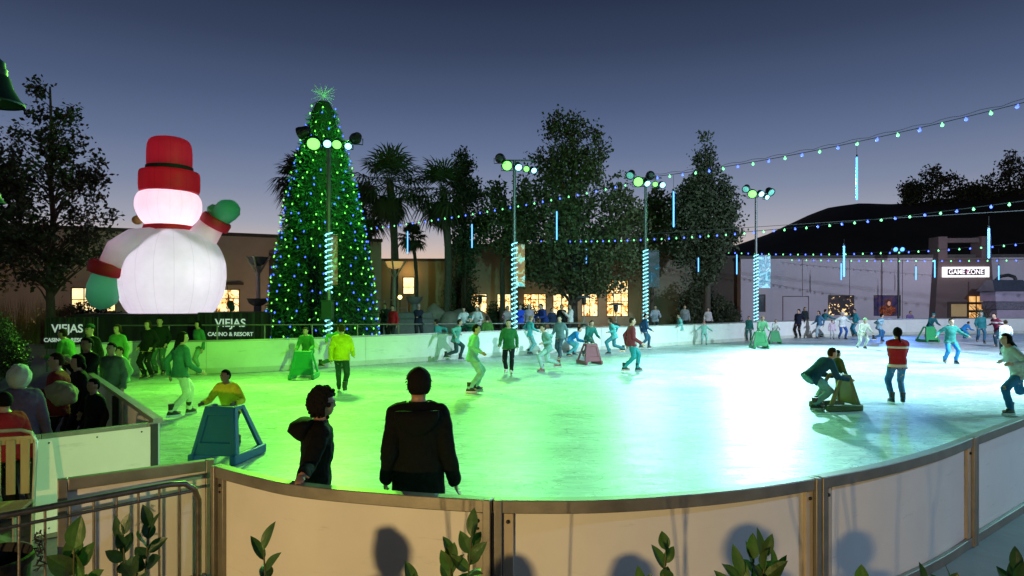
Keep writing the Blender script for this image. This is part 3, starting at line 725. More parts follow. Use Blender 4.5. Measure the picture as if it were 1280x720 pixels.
tube(733, 308, 330, 43, 307, 'small blue light tube low before the shop building, left of the third pole')
tube(823, 320, 346, 41.5, 311, 'blue light tube right beside the dark blue pole banner')
tube(873, 322, 340, 43, 314, 'tiny blue light tube under the dark columnar tree')
tube(921, 318, 343, 41, 313, 'blue light tube just left of the pole farthest right')
tube(1055, 307, 346, 28, 299, 'long blue light tube above the left poster, nearer of a close pair')
tube(1051.5, 329, 350, 46, 322, 'short blue light tube above the left poster, behind the longer one')
tube(1145, 333, 350, 46.5, 323, 'short blue light tube between the blue lamp post and the entrance')
tube(1168.5, 325, 347, 41, 316, 'blue light tube at the left end of the GAME ZONE sign')
tube(1236, 285, 323, 24, 270, 'tall blue light tube over the right side of the entrance block')
tube(1248.5, 332, 350, 43, 311, 'short blue light tube above the tiered kiosk')

# ------------------------------------------------------------------ snowman
SY = 28.0; SK = SY / F
def sx(x): return (x - 640) * SK
def sz(y): return CAMZ - (y - HY) * SK
cx = sx(215); base_z = sz(391)
root = thing('inflatable_snowman', 'giant glowing white inflatable snowman with red hat waving one green mitten', 'inflatable', (cx, SY, base_z))
def nylon(name, col, transl=.5):
    if name in _mats: return _mats[name]
    m_ = mat(name, col, .5, 0, .06, 1.5, .12, 5, transl=transl)
    return m_
def seamed(name, col, centre, n, strength=.45):
    m_ = nylon(name, col); N_, L_ = nt(m_); b_ = N_['Principled BSDF']
    tc_ = N_.new('ShaderNodeTexCoord'); sp = N_.new('ShaderNodeSeparateXYZ'); L_.new(tc_.outputs['Object'], sp.inputs['Vector'])
    ad_ = N_.new('ShaderNodeMath'); ad_.operation = 'ARCTAN2'; L_.new(sp.outputs['Y'], ad_.inputs[0]); L_.new(sp.outputs['X'], ad_.inputs[1])
    mu = N_.new('ShaderNodeMath'); mu.operation = 'MULTIPLY'; mu.inputs[1].default_value = n / (2 * PI); L_.new(ad_.outputs[0], mu.inputs[0])
    fr = N_.new('ShaderNodeMath'); fr.operation = 'PINGPONG'; fr.inputs[1].default_value = .5; L_.new(mu.outputs[0], fr.inputs[0])
    cr_ = N_.new('ShaderNodeValToRGB'); cr_.color_ramp.elements[0].position = .0; cr_.color_ramp.elements[1].position = .022
    cr_.color_ramp.elements[0].color = (strength, strength, strength, 1); cr_.color_ramp.elements[1].color = (1, 1, 1, 1)
    L_.new(fr.outputs[0], cr_.inputs['Fac'])
    old = b_.inputs['Base Color'].links[0].from_socket; mx = N_.new('ShaderNodeMixRGB'); mx.blend_type = 'MULTIPLY'; mx.inputs['Fac'].default_value = 1
    L_.new(old, mx.inputs[1]); L_.new(cr_.outputs['Color'], mx.inputs[2])
    for l in list(old.links): L_.new(mx.outputs['Color'], l.to_socket) if l.to_node != mx else None
    return m_
SNOW = seamed('snow_nylon', (.80, .76, .82), None, 18, .78)
SNOWP = nylon('snow_nylon_plain', (.80, .76, .82)); RED = nylon('red_nylon', (.70, .02, .05), .35); REDH = seamed('red_hat_nylon', (.62, .02, .045), None, 12, .6); MIT = nylon('green_mitten_nylon', (.07, .34, .19), .35)
def gored(prof, n=72, gores=18, depth=.018):
    rings = []
    for r, z in prof:
        ring = []; r *= .90
        for j in range(n):
            a = 2 * PI * j / n; rr = r * (1 - depth * (1 - abs(math.sin(a * gores / 2))))
            ring.append((rr * math.cos(a), rr * math.sin(a), z))
        rings.append(ring)
    return MB().loft(rings)
def prof_px(pts): return [(r * SK, sz(y) - base_z) for r, y in pts]
def smooth_prof(pts, k=5): return prof_px(catmull(pts, k))
bd = gored(smooth_prof([(52, 391), (58, 384), (66, 367), (69.5, 347), (68, 326), (61, 309), (50, 297), (36, 290), (25, 287.5)])).build('body', SNOW, root, ang=1.2)
hd = gored(smooth_prof([(22, 286), (28, 282), (36, 274.5), (41.5, 264), (42.3, 256), (41, 249), (37, 242.8), (29, 239.5)]), gores=14).build('head', SNOW, root, ang=1.2); hd.location.x = (211 - 215) * SK
M_ = MB().lathe(prof_px([(25.5, 291.5), (28, 291), (29, 287), (28, 282.5), (25.5, 282)]), n=40).build('scarf', RED, root); M_.location.x = (211 - 215) * SK
hb = gored(smooth_prof([(33, 240.8), (38, 239.6), (38.8, 227), (37.2, 215.5), (27, 214)], 4), gores=12, depth=.02).build('hat_brim', REDH, root, ang=1.2); hb.location.x = (212 - 215) * SK
hc = gored(smooth_prof([(28.5, 217), (29, 204), (28.8, 190), (27, 180), (21, 174), (3, 171)], 5), gores=12, depth=.02).build('hat_crown', REDH, root, ang=1.2); hc.location.x = (212 - 215) * SK
MB().lathe(prof_px([(26, 216), (26.8, 215.5), (26.8, 209), (26, 208.5)]), n=40).build('hat_band', BLACKCLOTH, root).location.x = (212 - 215) * SK
def sp_(x, y, dy=0): q = P(x, y, SY + dy); return Vector((q.x - cx, dy, q.z - base_z))
arm = MB().tube([sp_(204, 300, -.3), sp_(190, 302, -.9), sp_(171, 306, -1.3), sp_(153, 316, -1.5), sp_(142, 335, -1.5)], [13 * SK, 17.5 * SK, 20 * SK, 19.5 * SK, 17 * SK], 24, flat=1.0)
arm.build('arm', SNOWP, root)
d = (sp_(130, 362, -1.5) - sp_(138, 332, -1.5)).normalized(); c0 = sp_(137, 336, -1.5)
cuffp = lambda c0, d, R_, h: MB().tube([c0 - d * h * 1.0, c0 - d * h * .9, c0 - d * h * .5, c0 + d * h * .5, c0 + d * h * .9, c0 + d * h], [R_ * .8, R_ * .97, R_ * 1.05, R_ * 1.05, R_ * .97, R_ * .8], 24)
cuffp(c0, d, 21.5 * SK, 8 * SK).build('cuff', RED, root)
mt = MB().tube([c0 + d * 5 * SK, c0 + d * 12 * SK, c0 + d * 24 * SK, c0 + d * 38 * SK, c0 + d * 46 * SK, c0 + d * 49.5 * SK], [15 * SK, 17 * SK, 18.5 * SK, 16.5 * SK, 10 * SK, 2 * SK], 22)
mto = mt.build('mitten', MIT, root)
th = MB().tube([c0 + d * 16 * SK + Vector((-8 * SK, .3, 0)), c0 + d * 24 * SK + Vector((-19 * SK, .4, 0)), c0 + d * 33 * SK + Vector((-20 * SK, .4, 0))], [8 * SK, 8 * SK, 5 * SK], 14).build('thumb', MIT, mto)
MB().tube([sp_(230, 322, .1), sp_(248, 305, .15), sp_(259, 290, .15), sp_(267, 279, .1)], [22 * SK, 19 * SK, 16 * SK, 14.5 * SK], 22).build('arm', SNOWP, root)
d = (sp_(276, 264, .1) - sp_(266, 280, .1)).normalized(); c0 = sp_(269.5, 278, .1)
cuffp(c0, d, 17.5 * SK, 6.5 * SK).build('cuff', RED, root)
mto = MB().tube([c0 + d * 3 * SK, c0 + d * 10 * SK + Vector((2 * SK, 0, 0)), c0 + d * 17 * SK + Vector((5 * SK, 0, 0)), c0 + d * 22 * SK + Vector((7 * SK, 0, 0)), c0 + d * 27 * SK + Vector((7 * SK, 0, 0)), c0 + d * 30.5 * SK + Vector((7 * SK, 0, 0)), c0 + d * 31.5 * SK + Vector((7 * SK, 0, 0))], [12 * SK, 13.5 * SK, 14.5 * SK, 14 * SK, 10.5 * SK, 5 * SK, 1 * SK], 20).build('mitten', MIT, root)
MB().tube([c0 + d * 8 * SK, c0 + d * 16 * SK + Vector((-7 * SK, -.1, 0)), c0 + d * 19 * SK + Vector((-13 * SK, -.1, -1 * SK)), c0 + d * 19.5 * SK + Vector((-17.5 * SK, -.1, -2 * SK)), c0 + d * 19.5 * SK + Vector((-19.5 * SK, -.1, -2.5 * SK))], [8 * SK, 9 * SK, 7.5 * SK, 5 * SK, 1.2 * SK], 14).build('thumb', MIT, mto)
MB().ell(sp_(172, 275, .9), (7 * SK, 6 * SK, 6 * SK), 14).build('pompom', mat('mustard_nylon', (.35, .22, .04), .6), root)
# the lamps sewn inside it
for q, e in ((sp_(215, 352, 0), 210), (sp_(228, 316, 0), 190), (sp_(211, 260, 0), 112), (sp_(164, 311, -1.35), 85), (sp_(252, 299, .12), 60), (sp_(131, 358, -1.5), 14), (sp_(279, 262, .1), 9), (sp_(212, 195, 0), 17), (sp_(212, 222, 0), 15)):
    o = lamp('inner_lamp', 'POINT', Vector(root.location) + q, e, (.95, .88, 1), parent=root, size=.25)
# black skirted stage below it
st = thing('draped_stage', 'black draped platform under the inflatable snowman', 'stage', (cx, SY + .3, 0))
mb = MB(); pts = []
per = [(-2.9, -2.4), (3.2, -2.4), (3.2, 3.0), (-2.9, 3.0)]; ring0, ring1 = [], []
for i in range(4):
    a, b2 = Vector(per[i]), Vector(per[(i + 1) % 4]); n_ = 40
    for j in range(n_):
        q = a.lerp(b2, j / n_); nrm = Vector((b2 - a)).normalized(); nrm = Vector((nrm.y, -nrm.x)); f_ = .05 * math.sin(j * 1.9) + .02 * math.sin(j * .7)
        ring0.append((q.x + nrm.x * f_, q.y + nrm.y * f_, .01)); ring1.append((q.x + nrm.x * f_ * .3, q.y + nrm.y * f_ * .3, base_z - .09))
mb.loft([ring0, ring1]).build('skirt', BLACKCLOTH, st)
MB().box((.15, .3, base_z - .045), (6.0, 5.3, .08)).build('deck', BLACK, st)
# tether and stand spotlight
q0, q1 = P(283, 352, SY + .2), P(291, 403, 25.4)
o = MB().tube([q0, q1], .015, 5).build('tether_rope', CABLE); tag(o, 'thin dark rope tying down the right side of the snowman', 'rope')
b0 = P(288, 383, 25.6)
root = thing('stand_spotlight', 'small black spotlight on tripod stand right of the snowman', 'spotlight', (b0.x, b0.y, 0))
MB().tube([(0, 0, .5), (0, 0, b0.z)], .025, 6).build('stand', DARKSTEEL, root)
for a in (.3, 2.4, 4.5): MB().tube([(0, 0, b0.z - .6), (math.cos(a) * .45, math.sin(a) * .45, .02)], .018, 6).build('leg', DARKSTEEL, root)
flood(root, (b0.x, b0.y, b0.z + .1), (cx + 1.3, SY, base_z + 4.0), emit('spot_lens_white', (1, .97, .95), 4), .13, (120, (1, .92, .97), 80))

# banners with lettering on crowd fences before the stage
def fence_banner(x0, x1, y0, y1, Y, label, body1, body2, tx, ty, hs):
    a, b2 = P(x0, y0, Y), P(x1, y1, Y); Lw = b2.x - a.x; H = a.z - b2.z; zc = (a.z + b2.z) / 2
    root = thing('fence_banner', label, 'banner', (a.x, Y, 0), 0, 'black lettered banners before the snowman')
    rings = []; nn = 46
    for i in range(nn + 1):
        x = Lw * i / nn; f_ = .02 * math.sin(i * .9) + .014 * math.sin(i * 2.3)
        rings.append([(x, f_, b2.z), (x, f_ + .03 * math.sin(i * .5), zc), (x, f_, a.z), (x, f_ + .012, a.z), (x, f_ + .012 + .03 * math.sin(i * .5), zc), (x, f_ + .012, b2.z)])
    MB().loft(rings).build('banner_cloth', BLACKCLOTH, root)
    fr = MB(); fr.tube([(0, .09, 0), (0, .09, a.z), (Lw, .09, a.z), (Lw, .09, 0)], .02, 6)
    for k in range(1, int(Lw / .3)): fr.tube([(k * .3, .09, .1), (k * .3, .09, a.z)], .008, 5)
    fr.build('fence_frame', DARKSTEEL, root)
    white = emit('banner_letter', (.75, .8, .85), .30)  # cloth letters given a faint glow of their own, no lamp in them
    c = P(tx, ty, Y)
    t1 = text('lettering', body1, hs, white, root, (c.x - a.x, -.07, c.z), bold=.006)
    if body2:
        t2 = text('lettering', body2, hs * .48, white, root, (c.x - a.x, -.07, c.z - hs * .98), bold=.004)
    return t1
fence_banner(247, 338, 391, 432, 24.0, 'black banner lettered VIEJAS hanging on the fence right of the snowman stage', 'VIEJAS', 'CASINO & RESORT', 289, 404, .42)
fence_banner(56, 120, 397, 436, 20.0, 'black banner partly hidden by the crowd, left of the snowman stage', 'VIEJAS', 'CASINO & RESORT', 86, 411, .36)

# ------------------------------------------------------------------ Christmas tree
TX, TYY = (404 - 640) * 26.4 / F, 26.4
TK = TYY / F
root = thing('christmas_tree', 'tall slim Christmas tree covered in green and blue bulbs', 'tree', (TX, TYY, 0))
tp = [(128, 9), (140, 16), (160, 19), (185, 28), (210, 33), (250, 43), (300, 51), (350, 59), (390, 63), (420, 65), (443, 65)]
def t_r(z):
    y = HY - (z - CAMZ) / TK
    for (y0, r0), (y1, r1) in zip(tp[:-1], tp[1:]):
        if y0 <= y <= y1: return (r0 + (r1 - r0) * (y - y0) / (y1 - y0)) * TK
    return tp[0][1] * TK if y < 128 else tp[-1][1] * TK
ztop = CAMZ + (HY - 128) * TK
MB().lathe([(t_r(z) * .86, z) for z in np.linspace(.1, ztop, 30)], n=24).build('inner_cone', mat('tree_core', (.006, .02, .008), .9), root)
MB().tube([(0, 0, 0), (0, 0, 1)], .2, 10).build('trunk', TRUNK, root)
rs = np.random.RandomState(3)
nb = 20000
u = rs.rand(nb); zz = np.array([ztop * (1 - math.sqrt(1 - min(.9999, q))) for q in u])
aa = rs.rand(nb) * 2 * PI
rr_ = np.array([t_r(z) for z in zz]) * (.84 + .20 * rs.rand(nb) ** 1.5) + .05 * np.sin(aa * 9 + zz * 7)
V = np.zeros((nb, 4, 3)); Fq = np.arange(nb * 4).reshape(nb, 4)
c = np.stack([rr_ * np.cos(aa), rr_ * np.sin(aa), zz], 1)
d = np.stack([np.cos(aa), np.sin(aa), -.15 + .9 * rs.randn(nb) * .5], 1) + .55 * rs.randn(nb, 3); d /= np.linalg.norm(d, axis=1)[:, None]
s_ = np.cross(d, rs.randn(nb, 3)); s_ /= np.linalg.norm(s_, axis=1)[:, None]
ln = (.09 + .13 * rs.rand(nb))[:, None]; wd = (.020 + .02 * rs.rand(nb))[:, None]
V[:, 0] = c - d * ln * .5; V[:, 1] = c + s_ * wd; V[:, 2] = c + d * ln; V[:, 3] = c - s_ * wd
arrays_obj('foliage', V.reshape(-1, 3), Fq, mat('garland_green', (.022, .12, .04), .5, 0, .5, 2.5), root)
bulbs = []; row = 0; z = .45
rng = random.Random(9)
while z < ztop - .1:
    r = t_r(z); n_ = max(5, int(2 * PI * r / .50)); off = row * .5
    for k in range(n_):
        a = 2 * PI * (k + off) / n_ + rng.uniform(-.09, .09); bulbs.append((a, z + rng.uniform(-.09, .09), (k + row) % 2 if rng.random() > .1 else rng.randrange(2)))
    z += .345; row += 1
front = [b_ for b_ in bulbs if math.sin(b_[0]) < -.35]
front.sort(key=lambda q: math.sin(q[0]) + .02 * rng.random())
T_G = emit('tree_bulb_green', (.22, .85, .12), 1.4); T_B = emit('tree_bulb_blue', (.06, .12, 1), 2.2)
chosen = set(map(id, rng.sample(front, min(100, len(front)))))
rest = MB()
for b_ in bulbs:
    a, z, cidx = b_; r = t_r(z) * 1.05 + .03; pos = (r * math.cos(a), r * math.sin(a), z)
    if id(b_) in chosen:
        o = bpy.data.objects.new('light_bulb', bulb_mesh(.031, (T_G, T_B)[cidx])); COL.objects.link(o); o.parent = root; o.location = pos; o.rotation_euler = (rng.uniform(-.6, .6), rng.uniform(-.6, .6), 0)
    else:
        rest.mat = cidx; rest.ell(pos, (.031, .031, .042), 8)
tag(rest.build('bulb_cluster', [T_G, T_B], root), kind='stuff')
star = MB(); sc_ = Vector((0, 0, CAMZ + (HY - 119) * TK))
for k in range(46):
    d_ = Vector((rng.gauss(0, 1), rng.gauss(0, 1), rng.gauss(.35, .8))).normalized(); ln_ = rng.uniform(.35, .62)
    star.tube([sc_ + d_ * .03, sc_ + d_ * ln_], [.014, .005], 5)
star.tube([(0, 0, ztop - .1), sc_], .03, 6)
star.build('starburst_topper', emit('star_spikes', (.3, .45, .43), .14), root)
# ------------------------------------------------------------------ vegetation
def leaf_quads(C, size, rs, per, spread, flat=.0):
    C = np.repeat(np.asarray(C), per, axis=0); n = len(C)
    off = rs.randn(n, 3) * spread; C = C + off
    d = rs.randn(n, 3); d[:, 2] -= flat; d /= np.linalg.norm(d, axis=1)[:, None]
    s = np.cross(d, rs.randn(n, 3)); s /= np.linalg.norm(s, axis=1)[:, None]
    L_ = (size * (.6 + .8 * rs.rand(n)))[:, None]; W_ = L_ * .30
    V = np.zeros((n, 4, 3)); V[:, 0] = C - d * L_ * .5; V[:, 1] = C + s * W_; V[:, 2] = C + d * L_ * .5; V[:, 3] = C - s * W_
    return V.reshape(-1, 3), np.arange(n * 4).reshape(n, 4)
def tree(name, label, px, Y, prof, seed, nclump, per, leaf, spread, m, trunk_r=.25, gap=.0, freq=.5, limbs=26, cat='tree', group=None, yfac=.8, shell=.55, base_y=None, layered=0):
    """prof: (y pixel, left pixel, right pixel) outline of the crown at depth Y"""
    k = Y / F; rs = np.random.RandomState(seed); rng = random.Random(seed)
    X0 = (px - 640) * k; z0 = 0 if base_y is None else CAMZ - (base_y - HY) * k
    root = thing(name, label, cat, (X0, Y, z0), 0, group)
    pr = [(CAMZ - (y - HY) * k - z0, (l - px) * k, (r - px) * k) for y, l, r in prof]
    pr.sort(); zs = [q[0] for q in pr]; ls = [q[1] for q in pr]; rr = [q[2] for q in pr]
    wmax = max(r - l for l, r in zip(ls, rr)); C = []
    tries = 0
    while len(C) < nclump and tries < nclump * 60:
        tries += 1
        z = rng.uniform(zs[0], zs[-1]); l, r = np.interp(z, zs, ls), np.interp(z, zs, rr); w_ = r - l
        if rng.random() > (w_ / wmax) ** 1.6 + .05: continue
        a = rng.uniform(0, 2 * PI); q = rng.random() ** shell
        if layered:
            ph = (z / layered) % 1.0
            if ph > .62: continue
        x = (l + r) / 2 + math.cos(a) * q * w_ / 2; y = math.sin(a) * q * w_ / 2 * yfac
        nz = noise.noise((x * freq + seed, y * freq, z * freq)) + .5 * noise.noise((x * freq * 2.3, y * freq * 2.3 + seed, z * freq * 2.3))
        if nz < gap: continue
        C.append((x, y, z))
    V, Fq = leaf_quads(C, leaf, rs, per, spread)
    arrays_obj('crown', V, Fq, m, root)
    top = zs[-1]
    tr = MB(); pts = []; rad = []
    for i in range(9):
        t = i / 8; zt = top * .94 * t; xm = np.interp(zt, zs, [(l + r) / 2 for l, r in zip(ls, rr)]) if zt > zs[0] else 0
        pts.append((xm * t + rng.uniform(-.05, .05) * t, rng.uniform(-.05, .05), zt)); rad.append(trunk_r * (1 - .9 * t) + .02)
    tr.tube(pts, rad, 9); li = tr
    for c in rng.sample(C, min(limbs, len(C))):
        c = Vector(c); h = math.hypot(c.x, c.y); zs_ = max(top * .12, c.z - h * rng.uniform(.5, 1.0)); i = min(7.99, zs_ / (top * .94) * 8); a = Vector(pts[int(i)]).lerp(Vector(pts[int(i) + 1]), i - int(i))
        mid = a.lerp(c, .5) + Vector((rng.uniform(-.15, .15), rng.uniform(-.15, .15), rng.uniform(0, .25))) * h * .5
        r0 = trunk_r * .32 * (1 - .7 * zs_ / top)
        li.tube([a, a.lerp(mid, .5) + Vector((0, 0, .05 * h)), mid, mid.lerp(c, .5), c], [r0, r0 * .8, r0 * .6, r0 * .4, .012], 5)
    tr.build('trunk', TRUNK, root)
    return root
tree('leafy_tree', 'tallest broad leafy tree in the middle behind the rink', 716, 44, [(133, 706, 722), (142, 690, 742), (160, 680, 752), (185, 672, 765), (210, 655, 778), (235, 640, 785), (260, 640, 800), (285, 632, 815), (310, 630, 815), (335, 640, 808), (352, 655, 795), (366, 690, 770)], 11, 1500, 16, .26, .26, LEAF2, .36, -.05, .55, 70)
tree('leafy_tree', 'rounded leafy tree left of the second light pole', 628, 47, [(226, 622, 640), (238, 606, 655), (255, 596, 668), (275, 594, 672), (295, 598, 668), (312, 608, 655)], 12, 480, 14, .27, .26, LEAF2, .22, -.02, .6, 30)
tree('leafy_tree', 'low leafy tree behind the third light pole', 815, 49, [(238, 800, 830), (256, 786, 842), (280, 778, 850), (305, 780, 850), (325, 790, 845)], 13, 420, 14, .27, .26, LEAF2, .2, -.02, .6, 26)
tree('columnar_tree', 'dense dark pointed tree to the right of the big leafy tree', 884, 45, [(170, 879, 882), (182, 874, 887), (200, 869, 894), (212, 868, 897), (222, 862, 905), (238, 842, 914), (255, 836, 920), (275, 834, 926), (295, 832, 924), (310, 838, 915), (335, 850, 900), (355, 855, 890)], 14, 1150, 17, .24, .24, LEAF, .25, -.18, .6, 40)
tree('columnar_tree', 'narrow dark tree rising right beside the palms', 580, 47, [(188, 574, 580), (205, 570, 590), (225, 568, 596), (250, 565, 600), (285, 566, 600), (320, 566, 598), (345, 570, 592)], 15, 420, 16, .24, .24, LEAF, .18, -.1, .6, 20)
tree('feathery_tree', 'dark open branched tree on the far left above the beige building', 63, 31, [(88, 60, 66), (100, 52, 74), (115, 44, 84), (135, 22, 96), (160, 16, 118), (185, 8, 120), (210, 14, 122), (235, -2, 128), (260, -6, 146), (285, -4, 150), (310, -6, 138), (335, 0, 120), (352, 18, 100)], 16, 400, 20, .22, .23, LEAF, .20, .20, .8, 120, layered=1.0)
tree('feathery_tree', 'dark open tree cut by the left edge of the photo', -12, 33, [(170, -16, -6), (190, -30, 10), (220, -44, 24), (255, -60, 36), (290, -66, 40), (330, -60, 36), (360, -40, 20)], 17, 420, 18, .25, .22, LEAF, .2, .08, .75, 30, layered=1.1)
for i, (px, prof, lab) in enumerate([
    (1172, [(204, 1166, 1178), (214, 1156, 1190), (224, 1150, 1206), (236, 1146, 1214), (246, 1150, 1208), (254, 1160, 1190)], 'dark rounded tree on the hill crest, tallest left of the right edge'),
    (1138, [(230, 1132, 1144), (240, 1128, 1152), (252, 1130, 1150)], 'smallest dark tree on the hill crest, at the left end of the row'),
    (1262, [(188, 1256, 1264), (200, 1246, 1272), (214, 1236, 1286), (228, 1232, 1292), (240, 1236, 1290), (250, 1250, 1280)], 'dark airy tree on the hill crest at the right edge'),
    (1216, [(234, 1206, 1226), (242, 1196, 1236), (252, 1196, 1240)], 'low dark bushy tree in the dip of the hill crest'),
    (1300, [(206, 1292, 1306), (222, 1280, 1320), (242, 1282, 1322)], 'dark tree on the hill crest half beyond the right edge')]):
    tree('hill_tree', lab, px, 118, prof, 30 + i, 170, 12, .55, .5, LEAF, .25, -.05, .3, 14, group='trees on the hill crest', base_y=262)

def palm(px, Y, ycrown, label, seed, R_=2.9, tr=.24, nf=44, skirt=True):
    k = Y / F; zc = CAMZ - (ycrown - HY) * k; rng = random.Random(seed)
    root = thing('palm_tree', label, 'palm tree', ((px - 640) * k, Y, 0), 0, 'fan palms behind the Christmas tree')
    pts = [(.25 * math.sin(i * .35), 0, zc * i / 10) for i in range(11)]; dx = pts[-1][0]
    tr_ = MB().tube(pts, [tr * (1.25 if i == 0 else 1 + .1 * (i % 2)) for i in range(11)], 12).build('trunk', TRUNK, root)
    def frond(mb, el, az, Lp, fan, droop):
        d0 = Vector((math.cos(az) * math.cos(el), math.sin(az) * math.cos(el), math.sin(el))); base = Vector((dx, 0, zc)); tip = base + d0 * Lp + Vector((0, 0, -droop * Lp * .25))
        mb.tube([base, base.lerp(tip, .5) + Vector((0, 0, .06)), tip], [.03, .022, .015], 4)
        d = (tip - base.lerp(tip, .5)).normalized(); side = d.cross(Vector((0, 0, 1))).normalized(); up = side.cross(d)
        n_ = 16; vs, fs = [], []
        for j in range(n_):
            a = (j / (n_ - 1) - .5) * R(230); v = (d * math.cos(a) + side * math.sin(a) + up * .12 * rng.uniform(-1, 1)).normalized()
            ln = fan * (.75 + .25 * math.cos(a)) * rng.uniform(.85, 1.05); q = v.cross(up).normalized() * .07
            m1 = tip + v * ln * .55; e = tip + v * ln + Vector((0, 0, -droop * ln * .42))
            o = len(vs); vs += [tip - q * .3, tip + q * .3, m1 + q, m1 - q, e]; fs += [(o, o + 1, o + 2, o + 3), (o + 3, o + 2, o + 4)]
        mb.add(vs, fs)
    cr = MB()
    for i in range(nf):
        el = R(85 - 125 * (i / nf) ** .9 + rng.uniform(-8, 8)); frond(cr, el, i * 2.4 + rng.uniform(-.3, .3), R_ * .48 * rng.uniform(.8, 1.1), R_ * .5 * rng.uniform(.85, 1.1), .55 + .5 * (i / nf))
    cr.build('crown', PALMLEAF, root, recalc=False, smooth=False)
    if skirt:
        sk = MB()
        for i in range(26): frond(sk, R(rng.uniform(-88, -55)), rng.uniform(0, 2 * PI), R_ * .4 * rng.uniform(.7, 1.2), R_ * .36, .6)
        sk.build('dead_fronds', mat('dead_frond', (.06, .05, .03), .8, 0, .3), root, recalc=False, smooth=False)
palm(489, 43, 228, 'fan palm nearest the Christmas tree with full drooping crown', 4, 3.5, nf=36)
palm(556, 44, 238, 'fan palm standing right of the other tall palm', 5, 3.3, nf=36)
palm(517, 50, 296, 'short small palm between the two tall palms', 6, 1.6, .13, 30, False)
palm(378, 40, 222, 'fan palm mostly hidden behind the Christmas tree', 7, 2.4)
palm(455, 46, 262, 'shaggy palm just right of the Christmas tree', 8, 2.8)

def bush(label, px, Y, y0, y1, wpx, seed, m, n=260, leaf=.12, name='bush', group=None, cat='bush'):
    k = Y / F; rs = np.random.RandomState(seed); zt = CAMZ - (y0 - HY) * k; zb = max(0, CAMZ - (y1 - HY) * k)
    root = thing(name, label, cat, ((px - 640) * k, Y, zb), 0, group); Wd = wpx * k / 2; H = zt - zb
    q = rs.randn(n, 3); q /= np.linalg.norm(q, axis=1)[:, None]; q[:, 2] = np.abs(q[:, 2]); rad = (rs.rand(n) ** .35)[:, None]
    wob = (1 + .18 * np.sin(q[:, 0] * 5 + seed) * np.cos(q[:, 1] * 4))[:, None]
    C = q * rad * wob * np.array([Wd, Wd * .8, H]) * .95
    V, Fq = leaf_quads(C, leaf, rs, 14, leaf * .9); arrays_obj('foliage', V, Fq, m, root)
    st = MB()
    for i in range(6): st.tube([(0, 0, 0), Vector(C[i]) * .6, Vector(C[i])], [.03, .02, .006], 5)
    st.build('stem', TRUNK, root)
    return root
SPECK = mat('leaf_speckled', (.09, .11, .05), .4, 0, .7, 8)
bush('clipped speckled bush at the left edge behind the crowd', 6, 13.5, 398, 470, 52, 21, SPECK, 700, .05)
bush('dark round hedge left of the second light pole', 620, 50, 380, 412, 34, 22, LEAF, 300, .16)
bush('wide dark round hedge right of the second light pole', 655, 49, 378, 412, 40, 23, LEAF, 340, .16)
bush('dark tall bush in front of the shop wall beside the palm', 578, 52, 332, 412, 46, 24, LEAF, 500, .2)
bush('dark bush at the foot of the dark pointed tree', 872, 50, 345, 412, 56, 25, LEAF, 600, .2)
bush('dark bush against the narrow brown building', 905, 49, 372, 412, 40, 28, LEAF, 300, .18)
bush('dark low planting under the left lit window', 100, 36, 382, 412, 110, 26, LEAF, 500, .16)
bush('dark spiky planting right of the snowman window', 350, 38, 388, 412, 60, 27, LEAF, 300, .16)
gm = MB(); rng = random.Random(2); Yg = 33
vs, fs = [], []
for i in range(900):
    x = rng.uniform(-26.8, -23.2); y = Yg + rng.uniform(-.8, .8); h = rng.uniform(.8, 2.6); dx = rng.gauss(0, .3); o = len(vs)
    vs += [(x - .015, y, 0), (x + .015, y, 0), (x + dx, y + rng.gauss(0, .2), h)]; fs.append((o, o + 1, o + 2))
gm.add(vs, fs); tag(gm.build('tall_grass', mat('dry_grass', (.16, .11, .05), .8, 0, .3), recalc=False, smooth=False), kind='stuff')

# ------------------------------------------------------------------ plaza furniture behind the far barrier
ROCK = mat('boulder', (.22, .17, .15), .85, 0, .35, 1.6, .7, 6)
def boulder(px, y, w_, h_, Y, seed, label, m=ROCK):
    k = Y / F; mb = MB(); mb.ell((0, 0, 0), (w_ * k / 2, w_ * k / 2 * .8, h_ * k), 22)
    mb.v = [tuple(Vector(v) * (1 + .22 * noise.noise(Vector(v) * 1.3 + Vector((seed, 0, 0))) + .06 * noise.noise(Vector(v) * 4))) for v in mb.v]
    o = mb.build('boulder', m, ang=1.0); o.location = ((px - 640) * k, Y, max(0, CAMZ - (y - HY) * k)); tag(o, label, 'boulder', 'boulders around the stone terrace')
boulder(543, 404, 34, 22, 37, 1, 'tallest grey boulder beside the stone bowl')
boulder(562, 406, 30, 17, 36, 2, 'rounded brownish boulder right of the tallest grey one')
boulder(575, 398, 26, 12, 39, 3, 'reddish boulder furthest back in the rock group')
boulder(597, 408, 36, 20, 35, 4, 'tan boulder behind the two people in white tops', mat('tan_boulder', (.34, .23, .14), .85, 0, .3, 1.6, .7, 6))
boulder(322, 402, 30, 12, 31, 5, 'dark boulder under the left fire bowl')
STONE = mat('terrace_stone', (.17, .14, .16), .8, 0, .25, 2, .4, 12)
def block(name, label, cat, x0, x1, y0, Y, dep, m=STONE, group=None):
    a, b2 = P(x0, y0, Y), P(x1, y0, Y)
    o = MB().box2((0, 0, 0), (b2.x - a.x, dep, a.z)).build(name, m, bevel=.03); o.location = (a.x, Y, 0); return tag(o, label, cat, group)
block('terrace_step', 'lower purple grey stone step right of the Christmas tree', 'step', 463, 546, 399, 35, 1.2)
block('terrace_step', 'upper purple grey stone step below the stone bowl', 'step', 497, 540, 391, 36.3, 2)
